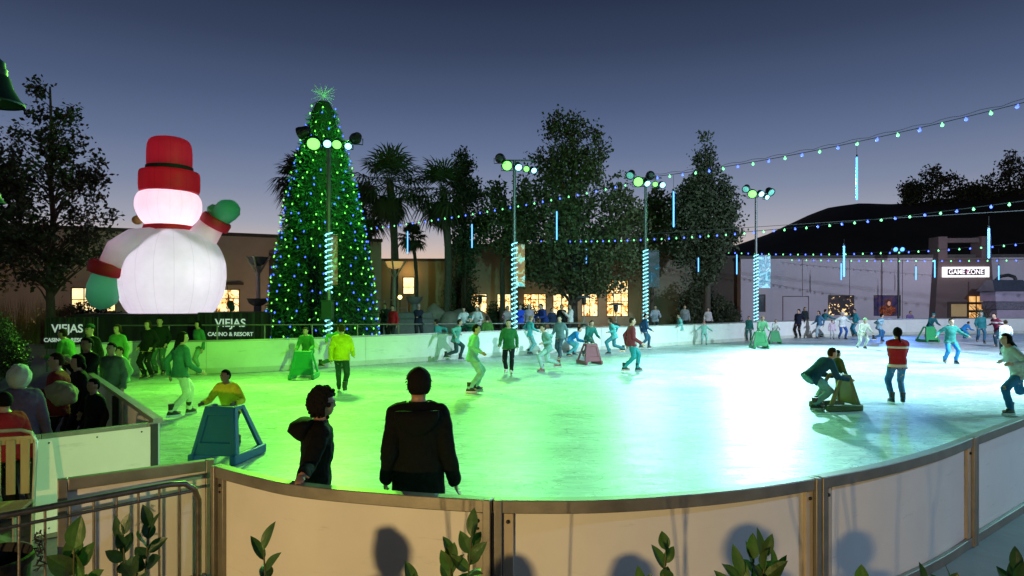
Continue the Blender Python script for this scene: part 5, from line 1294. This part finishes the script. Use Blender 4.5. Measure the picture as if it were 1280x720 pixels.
def flush_people():
    tmp = []
    for q in _queue:
        me = bpy.data.meshes.new('tmp'); me.from_pydata(q['mb'].v, [], q['mb'].f)
        bm = bmesh.new(); bm.from_mesh(me); bmesh.ops.recalc_face_normals(bm, faces=bm.faces); bm.to_mesh(me); bm.free()
        o = bpy.data.objects.new('tmp', me); COL.objects.link(o)
        r = o.modifiers.new('r', 'REMESH'); r.mode = 'VOXEL'; r.voxel_size = {0: .026, 1: .017, 2: .0085}[q['det']]; r.use_smooth_shade = True
        sm_ = o.modifiers.new('s', 'SMOOTH'); sm_.factor = .5; sm_.iterations = {0: 2, 1: 3, 2: 5}[q['det']]
        tmp.append(o)
    bpy.context.view_layer.update(); dg = bpy.context.evaluated_depsgraph_get()
    for q, o in zip(_queue, tmp):
        me = bpy.data.meshes.new_from_object(o.evaluated_get(dg)); s = q['s']; root = q['root']
        n = len(me.vertices); co = np.empty(n * 3, dtype=np.float32); me.vertices.foreach_get('co', co); co = co.reshape(-1, 3).astype(float)
        no = np.empty(n * 3, dtype=np.float32); me.vertices.foreach_get('normal', no); no = no.reshape(-1, 3)
        best = np.full(n, 1e9); cls = np.zeros(n, dtype=int); names = 'hatlfd'
        for a, b_, ra, rb, c in q['prims']:
            a, b_ = np.array(a), np.array(b_); ab = b_ - a; t = np.clip(((co - a) @ ab) / max(1e-9, ab @ ab), 0, 1)
            d = np.linalg.norm(co - a - t[:, None] * ab, axis=1) - (ra + (rb - ra) * t); k = d < best; best[k] = d[k]; cls[k] = names.index(c)
        cen = q['cen']; h = (co - np.array(cen['P'])) @ np.array(cen['spine']); hn = (co - np.array(q['N'])) @ np.array(q['nd'])
        leg = (cls == 3); arm = cls == 1; tor = cls == 2
        rad = np.linalg.norm(co - np.array(cen['P']) - h[:, None] * np.array(cen['spine']), axis=1)
        up = (tor | (leg & (rad < .215))) & (h > cen['coat']) & (hn < .012)
        jk = up | arm; tr = ((leg & ~up) | (tor & ~up & (hn < 0))) 
        F_ = np.array([tuple(p.vertices) for p in me.polygons], dtype=np.int64)
        me.materials.clear(); me.materials.append(SKIN[q['skin']])
        me.vertices.foreach_set('co', (co * s).astype(np.float32).ravel()); me.name = 'body'
        me.polygons.foreach_set('use_smooth', [True] * len(me.polygons)); me.update()
        bo = bpy.data.objects.new('body', me); COL.objects.link(bo); bo.parent = root
        def shell(mask, name, m_, th, flare=0, wr=.006):
            fm = mask[F_].sum(1) >= 3; ff = F_[fm]
            if not len(ff): return
            ids = np.unique(ff); remap = -np.ones(n, dtype=np.int64); remap[ids] = np.arange(len(ids))
            c = co[ids]; nn = no[ids].copy(); hh = h[ids]
            wv = np.array([noise.noise(Vector(v) * 9) + .6 * noise.noise(Vector(v) * 22) for v in c])
            off = th + wr * wv + (flare * np.clip((cen['coat'] + .10 - hh) / .1, 0, 1) if flare else 0)
            vo = c + nn * off[:, None]; fo = remap[ff]
            # close the edges of the garment back to the body
            from collections import Counter
            ed = Counter()
            for f4 in fo:
                for i in range(4): ed[(f4[i], f4[(i + 1) % 4])] += 1
            rim = [(a, b_) for (a, b_) in ed if (b_, a) not in ed]
            vb = sorted({v for e in rim for v in e}); rb = {v: len(vo) + i for i, v in enumerate(vb)}
            vin = c[vb] - nn[vb] * .004; allv = np.vstack([vo, vin]); allf = np.vstack([fo, np.array([(b_, a, rb[a], rb[b_]) for a, b_ in rim])]) if rim else fo
            o2 = arrays_obj(name, allv * s, allf, m_, root); o2.data.polygons.foreach_set('use_smooth', [True] * len(o2.data.polygons)); return o2
        shell(jk, 'jacket', q['jacket'], .011, .018, .010)
        shell(tr, 'trousers', cloth(q['legs']), .007, 0, .010)
        td = o.data; bpy.data.objects.remove(o); bpy.data.meshes.remove(td)
    _queue.clear()

# skating aids: hollow plastic frames that learners push
def aid(pos, face, col, label, s=1.0, light=None):
    q = G(*pos) if len(pos) == 2 else Vector(pos)
    root = thing('skating_aid', label, 'skating aid', (q.x, q.y, .03), R(face), 'plastic skating aids on the ice')
    M_ = mat('aid_' + col[0], col[1], .42, 0, .10, 3, .08, 10)
    def S(m_): m_.v = [(v[0] * s * .80, v[1] * s, v[2] * s) for v in m_.v]; return m_
    H_, d = .80, .07
    # front panel: leaning trapezoid with a recessed field
    def fp(x, z, off=0): return Vector((x, .36 - .16 * z / H_ + off, z))
    r0 = [fp(-.40, .12), fp(.40, .12), fp(.27, H_), fp(-.27, H_)]; r1 = [p - Vector((0, .06, 0)) for p in r0]; ri = [fp(-.29, .30), fp(.29, .30), fp(.21, H_ - .12), fp(-.21, H_ - .12)]; rj = [p - Vector((0, .022, 0)) for p in ri]
    vs = r0 + ri + rj + r1; fs = [(i, (i + 1) % 4, 4 + (i + 1) % 4, 4 + i) for i in range(4)] + [(4 + i, 4 + (i + 1) % 4, 8 + (i + 1) % 4, 8 + i) for i in range(4)] + [(8, 9, 10, 11)] + [(i, 12 + i, 12 + (i + 1) % 4, (i + 1) % 4) for i in range(4)] + [(15, 14, 13, 12)]
    S(MB().add(vs, fs)).build('front_panel', M_, root, bevel=.008)
    for sg in (-1, 1):
        f_ = MB(); x0, x1 = sg * .36, sg * .26
        f_.loft([[Vector((sg * .40 + a * .035, .30 - .0, .13)) + Vector((0, b_ * .05, 0)) for a, b_ in ((-1, -1), (1, -1), (1, 1), (-1, 1))], [Vector((sg * .265 + a * .03, .14, H_ - .002)) + Vector((0, b_ * .045, 0)) for a, b_ in ((-1, -1), (1, -1), (1, 1), (-1, 1))]])
        f_.loft([[Vector((sg * .40 + a * .035, -.36, .13)) + Vector((0, b_ * .05, 0)) for a, b_ in ((-1, -1), (1, -1), (1, 1), (-1, 1))], [Vector((sg * .265 + a * .03, -.02, H_ - .004)) + Vector((0, b_ * .045, 0)) for a, b_ in ((-1, -1), (1, -1), (1, 1), (-1, 1))]])
        f_.box((sg * .265, .06, H_ - .03), (.064, .2, .064))
        S(f_).build('side_frame', M_, root, bevel=.008)
        S(MB().box((sg * .40, -.03, .075), (.12, .86, .14))).build('base_skid', M_, root, bevel=.02)
    S(MB().tube([(-.235, .06, H_ - .03), (.235, .06, H_ - .03)], .026, 8)).build('handle', M_, root)
    return root
A_BLUE, A_GREEN, A_OLIVE, A_MAROON = ('blue', (.015, .11, .24)), ('green', (.02, .28, .09)), ('olive', (.12, .13, .05)), ('maroon', (.16, .03, .045))

# the two onlookers inside the near barrier
def man_extra(root, p, k):
    fin, Pv, sp, fw, N_, X = k['fin'], k['Pv'], k['sp'], k['fw'], k['N'], k['X']
    c = Pv + sp * .40 - fw * .155; h = MB()
    rings = []
    for t, w_, dp in ((0, .17, .03), (.2, .175, .055), (.5, .15, .065), (.8, .10, .045), (1, .04, .015)):
        cc = c - sp * (.20 * t - .08) - fw * .012; rings.append([cc + X * math.cos(2 * PI * j / 20) * w_ + (fw * math.sin(2 * PI * j / 20)) * dp for j in range(20)])
    h.loft(rings); fin(h).build('hood', cloth((.0035, .004, .004)), root, ang=1.4)
    col = MB(); rings = []
    for t, r in ((-.045, .092), (-.01, .083), (.022, .078), (.025, .068), (-.01, .064)):
        cc = N_ + k['nd'] * t + Vector((0, -.006, 0)); rings.append([cc + X * math.cos(2 * PI * j / 20) * r + Vector((0, 1, 0)) * math.sin(2 * PI * j / 20) * r * 1.05 for j in range(20)])
    col.loft(rings, cap=False); fin(col).build('collar', cloth((.0035, .004, .004)), root)
KT = 'onlookers inside the near barrier'
person('man in bulky black hooded jacket seen from behind at the near barrier', (523, 0, 5.1), 4, 1.74, (.0035, .004, .004), (.55, .55, .50), 'black', 'short', 'stand', 'tan', True, 2, KT, bulk=1.29, coat=-.34, hy=10, hL=(-.255, .03, .84), hR=(.285, .02, .82), eb=(.0, -1, 0), hs=1.14, extra=man_extra, tb=1.15)
def teen_extra(root, p, k):
    fin, Pv, sp, fw, N_, X = k['fin'], k['Pv'], k['sp'], k['fw'], k['N'], k['X']
    h = MB(); rings = []
    for t, w_, dp in ((0, .13, .06), (.25, .16, .10), (.55, .16, .10), (.85, .11, .06), (1, .05, .02)):
        cc = Pv + sp * (.53 - .20 * t) - fw * (.115 + .05 * math.sin(t * PI)); rings.append([cc + X * math.cos(2 * PI * j / 20) * w_ + (fw * math.sin(2 * PI * j / 20)) * dp for j in range(20)])
    h.loft(rings); fin(h).build('hood', cloth((.0035, .004, .004)), root, ang=1.4)
    g_ = MB()
    for sg in (-1, 1):
        g_.tube([k['hp_']((sg * .033 + .024 * math.cos(a), .104, .006 + .019 * math.sin(a))) for a in np.linspace(0, 2 * PI, 14)], .0028, 5)
        g_.tube([k['hp_']((sg * .06, .10, .008)), k['hp_']((sg * .082, .0, .01))], .0028, 5)
    fin(g_).build('glasses', BLACK, root)
person('curly haired teenager in black hooded coat with one hand on the near barrier', (396, 0, 5.05), -68, 1.58, (.0035, .004, .004), (.01, .01, .01), 'black', 'curly', 'stand', 'tan', True, 2, KT, bulk=1.16, coat=-.36, lean=5, hR=(.58, -.16, 1.13), hL=(-.25, -.02, .82), eb=(.2, -.4, -1), hs=1.07, extra=teen_extra, hy=-6)

def striped(name, c, c2, bands):
    m_ = mat(name, c, .85, 0, .25, 5, .45, 22, spec=.12); N_, L_ = nt(m_); b_ = N_['Principled BSDF']; old = b_.inputs['Base Color'].links[0].from_socket
    tc_ = N_.new('ShaderNodeTexCoord'); sp = N_.new('ShaderNodeSeparateXYZ'); L_.new(tc_.outputs['Object'], sp.inputs['Vector'])
    for z0, z1 in bands:
        a_ = N_.new('ShaderNodeMath'); a_.operation = 'COMPARE'; a_.inputs[1].default_value = (z0 + z1) / 2; a_.inputs[2].default_value = (z1 - z0) / 2; L_.new(sp.outputs['Z'], a_.inputs[0])
        x_ = N_.new('ShaderNodeMixRGB'); x_.inputs[2].default_value = (*c2, 1); L_.new(a_.outputs[0], x_.inputs['Fac']); L_.new(old, x_.inputs[1]); old = x_.outputs['Color']
    L_.new(old, b_.inputs['Base Color']); return m_
# skaters in view: label, feet pixel, facing, height, jacket, legs, hair, style, pose
SK_ = 'skaters on the ice'
def skater(label, pos, face, H, j, l, hair='black', style='short', pose='stand', **kw):
    kw.setdefault('group', SK_); kw.setdefault('det', 1 if pos[1] > 462 else 0)
    return person(label, pos, face, H, j, l, hair, style, pose, **kw)
skater('woman in teal top and pale trousers with long dark hair skating away at left', (226, 523), -35, 1.66, (.05, .16, .13), (.60, .60, .52), 'black', 'long', 'walk', hy=-25)
aid((284, 576), 172, A_BLUE, 'large blue skating aid pushed by the child in yellow', .96)
k9 = G(284, 576)
person('child in bright yellow hoodie leaning over a large blue skating aid', (287, 0, k9.y + .52), 178, 1.34, (.75, .66, .03), (.03, .03, .05), 'black', 'short', 'push', 'brown', True, 1, SK_, hL=(-.31, .42, .98), hR=(.31, .42, .98), lean=24, hy=-25, py=-.08, bulk=1.22)
skater('skater in yellow jacket and dark trousers gliding away below the Christmas tree', (427, 492), 8, 1.68, (.50, .46, .02), (.02, .05, .045), 'brown', 'short', 'walk', bulk=1.25)
aid((380, 474), 186, A_GREEN, 'green skating aid in front of the far barrier at left', .98)
g3 = G(380, 474)
person('skater in striped green top bending over a green skating aid', (384, 0, g3.y + .62), 182, 1.6, (.06, .22, .06), (.03, .05, .04), 'brown', 'short', 'push', 'light', True, 0, SK_)
skater('skater with green jacket, black trousers and white boots in the middle distance', (636, 470), 176, 1.68, (.03, .14, .04), (.012, .014, .016), 'brown', 'short', 'walk', boot=BOOTW)
skater('skater in olive green hoodie with dark legs near the middle far barrier', (609, 446), 20, 1.6, (.05, .14, .03), (.03, .04, .03), 'brown', 'short', 'stand')
skater('skater in pale teal top striding right with dark legs', (571, 452), -70, 1.66, (.12, .36, .32), (.03, .06, .06), 'brown', 'short', 'stride')
skater('tall skater in light teal clothes with black boots left of centre', (592, 492), -80, 1.72, (.22, .50, .46), (.30, .52, .50), 'black', 'short', 'glide', boot=BOOTB)
skater('skater in grey green top wearing red brown boots', (683, 466), 100, 1.6, (.16, .30, .28), (.28, .42, .40), 'brown', 'short', 'stride', boot=mat('boot_red', (.22, .05, .04), .5))
skater('skater in bright blue jacket bent forward at the far barrier', (716, 446), -95, 1.55, (.03, .22, .50), (.10, .35, .42), 'brown', 'short', 'crouch')
skater('skater in dark teal top behind a maroon skating aid', (737, 448), 200, 1.6, (.02, .14, .13), (.06, .08, .08), 'black', 'short', 'push')
aid((737, 456), 200, A_MAROON, 'maroon skating aid at the middle of the rink', .9)
skater('skater in maroon sweater and teal trousers right of the middle', (789, 466), -88, 1.72, (.17, .03, .04), (.02, .20, .22), 'brown', 'short', 'walk')
skater('skater in pale aqua jacket with arms spread against the far barrier', (850, 432), 80, 1.6, (.16, .42, .42), (.55, .6, .6), 'brown', 'short', 'glide')
skater('adult in light green jacket bending left of two green skating aids', (952, 434), 175, 1.62, (.16, .42, .22), (.05, .30, .13), 'blond', 'short', 'push')
aid((949, 436), 176, A_GREEN, 'front green skating aid below the pole farthest right', .95)
skater('child in white top pushing a green skating aid by the far barrier', (969, 427), 170, 1.28, (.60, .66, .60), (.10, .3, .15), 'brown', 'short', 'push')
aid((968, 430), 172, A_GREEN, 'rear green skating aid pushed by a child in white', .8)
skater('dark teal child standing left of the green skating aids', (936, 427), 160, 1.35, (.02, .13, .11), (.03, .12, .10), 'black', 'short', 'stand')
skater('teenager in black jacket and white shirt leaning back on the far barrier', (998, 423.5), 130, 1.7, (.012, .015, .03), (.012, .012, .014), 'black', 'short', 'back', hy=-40)
skater('skater in teal jacket with outstretched arm left of the white hoodie', (1031, 421), -80, 1.66, (.03, .17, .20), (.06, .30, .32), 'black', 'short', 'reach')
skater('skater in white hoodie with dark print at the right far barrier', (1053, 425), 178, 1.6, (.62, .68, .70), (.03, .10, .35), 'blond', 'none', 'glide', hat=('hood', (.62, .68, .70)))
skater('small child in pale pink between teal skater and white hoodie', (1040, 425), 170, 1.1, (.55, .45, .55), (.5, .5, .55), 'brown', 'short', 'stand')
skater('skater in blue green jacket right of the white hoodie', (1069, 421), 90, 1.68, (.03, .22, .28), (.03, .2, .3), 'black', 'short', 'reach')
skater('person in cream jacket wheeling forward in front of the posters', (1079, 437), 178, 1.55, (.45, .50, .40), (.42, .48, .40), 'blond', 'short', 'push', hat=('beanie', (.25, .45, .22)))
skater('woman in red jacket with white stripes, blue jeans and long dark braid', (1122, 507), -12, 1.68, (.34, .02, .03), (.05, .18, .38), 'black', 'braid', 'phone', tb=1.0, hy=15, jmat=striped('striped_red_cloth', (.36, .02, .03), (.62, .60, .60), ((.80, .86), (1.20, 1.245))))
skater('adult in dark blue jacket crouched over an olive skating aid', (1024, 513), -82, 1.68, (.015, .07, .14), (.10, .30, .36), 'brown', 'short', 'crouch')
aid((1046, 513), -82, A_OLIVE, 'olive brown skating aid nearest the camera on the right', .9)
skater('child in olive coat riding on the olive skating aid', (1047, 503), -80, 1.15, (.08, .09, .03), (.35, .42, .40), 'brown', 'short', 'stand', hL=(-.2, .25, .75), hR=(.2, .25, .75))
skater('skater in dark teal sweater and bright blue jeans right of the red jacket', (1188, 456), 172, 1.66, (.03, .16, .15), (.03, .20, .48), 'black', 'short', 'glide')
aid((1141, 418), 178, A_BLUE, 'blue skating aid close to the right far barrier', .95)
skater('person in purple jacket behind the blue skating aid', (1136, 416), 180, 1.6, (.20, .12, .26), (.03, .12, .3), 'black', 'short', 'push')
aid((1160, 428), 184, A_GREEN, 'bright green skating aid in front of the entrance block', 1.0)
skater('skater in black and teal pushing the bright green skating aid', (1164, 424), 182, 1.6, (.015, .10, .12), (.02, .06, .08), 'black', 'short', 'push', hat=('beanie', (.03, .2, .22)))
skater('low crouching child in vivid blue sweeping along the far barrier', (1206, 424), -85, 1.3, (.02, .20, .50), (.02, .25, .5), 'black', 'short', 'crouch')
skater('skater in maroon jacket with white sleeve stripe at the right', (1246, 435), 100, 1.72, (.16, .02, .05), (.02, .05, .07), 'brown', 'short', 'kick', jmat=striped('striped_maroon_cloth', (.17, .02, .05), (.55, .5, .52), ((1.12, 1.19),)))
skater('child in white jacket with backpack and black leggings at the right edge', (1257, 446), -20, 1.45, (.62, .68, .68), (.02, .03, .04), 'brown', 'short', 'walk')
skater('woman in pale grey jacket and jeans kicking one leg back at right edge', (1268, 521), 82, 1.72, (.38, .46, .50), (.03, .13, .30), 'black', 'long', 'kick')
skater('skater in teal fleece hunched forward left of the olive hoodie', (548, 449), 70, 1.62, (.05, .26, .24), (.04, .10, .10), 'brown', 'short', 'stride')
skater('skater in dark green sweater and beanie by the barrier left of the second pole', (588, 442), 165, 1.62, (.02, .12, .06), (.05, .12, .10), 'black', 'short', 'glide', hat=('beanie', (.03, .12, .10)))
skater('skater in turquoise coat with arms out right of the second pole', (662, 444), -60, 1.64, (.06, .34, .36), (.12, .3, .32), 'blond', 'short', 'glide')
skater('skater in smoky grey jacket right behind the red brown boots', (700, 450), 150, 1.66, (.10, .16, .18), (.04, .07, .09), 'black', 'short', 'walk')
skater('skater in aqua jumper passing behind the maroon sweater', (766, 444), 85, 1.62, (.08, .36, .38), (.05, .2, .24), 'brown', 'long', 'stride')
skater('skater in navy jacket close to the barrier under the third pole', (806, 437), -85, 1.62, (.02, .06, .14), (.03, .1, .16), 'black', 'short', 'walk')
skater('small child in mint snowsuit near the barrier right of the third pole', (880, 432), 170, 1.2, (.2, .42, .38), (.2, .42, .38), 'brown', 'none', 'glide', hat=('beanie', (.4, .1, .12)))
skater('skater in steel blue top and light leggings beside the left poster', (1024, 424), 100, 1.6, (.06, .16, .28), (.3, .4, .45), 'brown', 'bob', 'walk')
skater('skater in pale blue jacket right of the cream jacket', (1100, 428), -90, 1.62, (.25, .42, .52), (.03, .12, .26), 'black', 'short', 'stride')
skater('skater in dark teal hoodie right of the low crouching child', (1226, 430), 160, 1.62, (.02, .14, .16), (.03, .10, .16), 'black', 'none', 'walk', hat=('hood', (.02, .14, .16)))
skater('skater in leaf green shirt by the barrier below the Christmas tree', (420, 464), -95, 1.6, (.08, .3, .06), (.06, .16, .08), 'brown', 'short', 'stride')
# standing at the left end of the rink
L1 = 'people standing on the ice at the left end'
skater('woman in black jacket over white top facing the camera at the left end', (185, 475), 170, 1.68, (.012, .014, .014), (.012, .014, .014), 'brown', 'bob', 'pockets', group=L1)
skater('man in black hoodie and grey green jeans by the left end barrier', (200, 470), 188, 1.74, (.012, .02, .014), (.06, .13, .09), 'black', 'short', 'pockets', group=L1)
skater('girl in green striped leggings and dark hair against the far barrier', (248, 468), 150, 1.62, (.06, .2, .10), (.20, .36, .24), 'black', 'long', 'stand', group=L1)
person('boy in grey zipped jacket with dark hair behind the left rail', (140, 0, 11.3), 170, 1.52, (.11, .14, .12), (.02, .02, .02), 'black', 'short', 'stand', 'light', True, 1, L1, bulk=1.25)
person('child with pale sleeve standing close behind the boy in grey', (152, 0, 12.6), 150, 1.35, (.20, .34, .22), (.04, .07, .05), 'brown', 'short', 'reach', 'light', True, 0, L1)
# the crowd outside the left barrier
CR = 'crowd outside the left barrier'
person('person in light green coat leaning sideways in the left crowd', (86, 0, 14.5), 95, 1.68, (.09, .26, .07), (.03, .05, .03), 'brown', 'short', 'rail', 'light', False, 1, CR, lean=20)
person('man with dark cap and pale face in the left crowd', (113, 0, 14.2), 165, 1.76, (.012, .02, .013), (.02, .02, .02), 'black', 'short', 'stand', 'light', False, 1, CR, hat=('cap', (.015, .05, .03)))
person('person in black jacket with pale collar in the left crowd', (110, 0, 11.0), 160, 1.66, (.010, .012, .011), (.02, .02, .02), 'black', 'short', 'phone', 'tan', False, 1, CR)
person('woman with light green scarf behind the rail at left', (147, 0, 16.5), 170, 1.66, (.10, .26, .08), (.03, .05, .03), 'brown', 'bob', 'stand', 'light', False, 1, CR)
person('person in red jacket holding a cream bundle in the left crowd', (72, 0, 8.6), 120, 1.60, (.22, .02, .03), (.015, .015, .015), 'brown', 'short', 'crossed', 'light', False, 1, CR, bulk=1.2)
person('person in dark coat beside the red jacket in the left crowd', (98, 0, 9.2), 140, 1.52, (.010, .011, .010), (.01, .01, .01), 'black', 'bob', 'stand', 'light', False, 1, CR)
person('person in big white hood and dull purple jacket turned away at the left edge', (24, 0, 7.2), 40, 1.55, (.13, .10, .16), (.02, .02, .02), 'brown', 'none', 'stand', 'light', False, 1, CR, hat=('hood', (.55, .6, .52)), bulk=1.25, hs=1.25)
person('child in bright red jacket at the left edge under the white hood', (6, 0, 6.6), 60, 1.36, (.25, .012, .02), (.02, .02, .02), 'black', 'short', 'stand', 'light', False, 1, CR, bulk=1.25)
person('short person in black standing inside the left gate', (118, 0, 8.2), 150, 1.30, (.008, .009, .009), (.01, .01, .01), 'black', 'short', 'stand', 'tan', False, 1, CR)
b_ = P(78, 492, 8.2)
bd_ = MB(); bd_.ell((0, 0, 0), (.19, .15, .15), 40); bd_.v = [tuple(Vector(v) * (1 + .25 * noise.noise(Vector(v) * 7) + .12 * noise.noise(Vector(v) * 18))) for v in bd_.v]
o = bd_.build('cloth_bundle', mat('cream_cloth', (.30, .25, .15), .85, 0, .15, 3, .4, 9), ang=1.4); o.location = b_; tag(o, 'cream cloth bundle held by the person in the red jacket', 'bundle')
# spectators behind the far barrier
SP = 'spectators behind the far barrier'
def spect(label, x, Y, face, H, j, l=(.03, .03, .035), hair='black', style='short', pose='stand', **kw):
    return person(label, (x, 0, Y), face, H, j, l, hair, style, pose, kw.pop('skin', 'light'), False, 0, SP, z=.38, **kw)
spect('person in bright red hoodie with white print beside the Christmas tree', 491, 27.5, 150, 1.66, (.50, .02, .03), hair='brown')
spect('dark clothed person seated look beside the red hoodie', 481, 30, 170, 1.72, (.02, .03, .03), pose='phone')
spect('grey haired person in dark jacket holding a white bag', 523, 28, 200, 1.72, (.02, .025, .04), hair='grey', style='short', pose='crossed')
spect('dark haired person in white shirt, left of a white shirted pair', 580, 28.5, 175, 1.58, (.62, .60, .62), hair='black', style='bob', pose='rail')
spect('person in white shirt with tilted head, right of the pair', 597, 29, 165, 1.60, (.60, .58, .60), hair='brown', pose='rail', hp=-15)
spect('person in pale pink top just left of the second pole', 634, 30, 190, 1.62, (.50, .36, .42), hair='brown', pose='rail')
spect('person in vivid blue jacket just right of the second pole', 650, 29.5, 185, 1.68, (.02, .06, .50), hair='brown', pose='crossed')
spect('person in lilac top behind the vivid blue jacket', 661, 31, 170, 1.66, (.40, .30, .40), hair='grey')
spect('broad man in navy jacket leaning at the far barrier', 679, 30, 120, 1.74, (.02, .035, .17), hair='black', pose='rail', bulk=1.35, lean=20)
spect('dark haired child beside the man in the navy jacket', 690, 30.6, 200, 1.5, (.02, .03, .07))
spect('woman with dark hair and black coat near the shop windows', 702, 31, 170, 1.66, (.015, .018, .022), style='bob')
spect('person in white long sleeved shirt seen from the side', 713, 30.5, 100, 1.70, (.62, .58, .62), hair='brown', pose='phone')
spect('person in lilac shirt right of the third pole', 819, 33, 170, 1.62, (.42, .36, .48), hair='brown', pose='rail')
spect('person in grey top half hidden behind the aqua skater', 856, 34.5, 160, 1.6, (.26, .24, .28), hair='brown')
spect('child in pale top at the far barrier under the dark tree', 885, 36, 180, 1.42, (.45, .40, .42), hair='brown')
spect('dark haired child peeking over the barrier beside the leaning teenager', 1006, 39, 190, 1.42, (.02, .03, .03), style='bob')
# unseen figures added behind the camera, sized so their heads shade the near barrier
lampp = Vector((-8.5, -13, 2.70))
last = [p for p in BACK if p[0] > -9.5 and p[1] > 18]
tag(MB().sweep(last, 1.3, 9, .003, .38).build('terrace', mat('plaza_paving', (.15, .145, .14))), kind='structure')
for px, yt, face, lab, bk, c_ in ((485, 672, 20, 'unseen child in dark coat added to cast a shadow, leftmost of the five', 1.1, (.03, .03, .04)), (655, 698, -10, 'unseen child in brown coat added to cast a shadow', 1.1, (.06, .04, .02)), (795, 700, 5, 'unseen child in grey coat added to cast a shadow', 1.1, (.1, .1, .1)), (930, 674, 0, 'unseen child in bulky green coat added to cast a shadow', 1.3, (.03, .07, .04)), (1068, 676, -15, 'unseen child in blue coat added to cast a shadow, rightmost of the five', 1.1, (.03, .04, .1))):
    Yb = 4.25 if px < 1000 else 4.8; s_ = P(px, yt, Yb); t = (-.9 - lampp.y) / (s_.y - lampp.y); c = lampp.lerp(s_, t)
    person(lab, (640, 0, 1), face, c.z * 1.03, c_, (.03, .03, .03), 'black', 'none', 'pockets', 'light', False, 0, 'unseen children added to cast shadows', z=0, bulk=bk, hat=('hood', c_), hs=1.18).location = (c.x, -.9, 0)
flush_people()
texts_to_meshes()
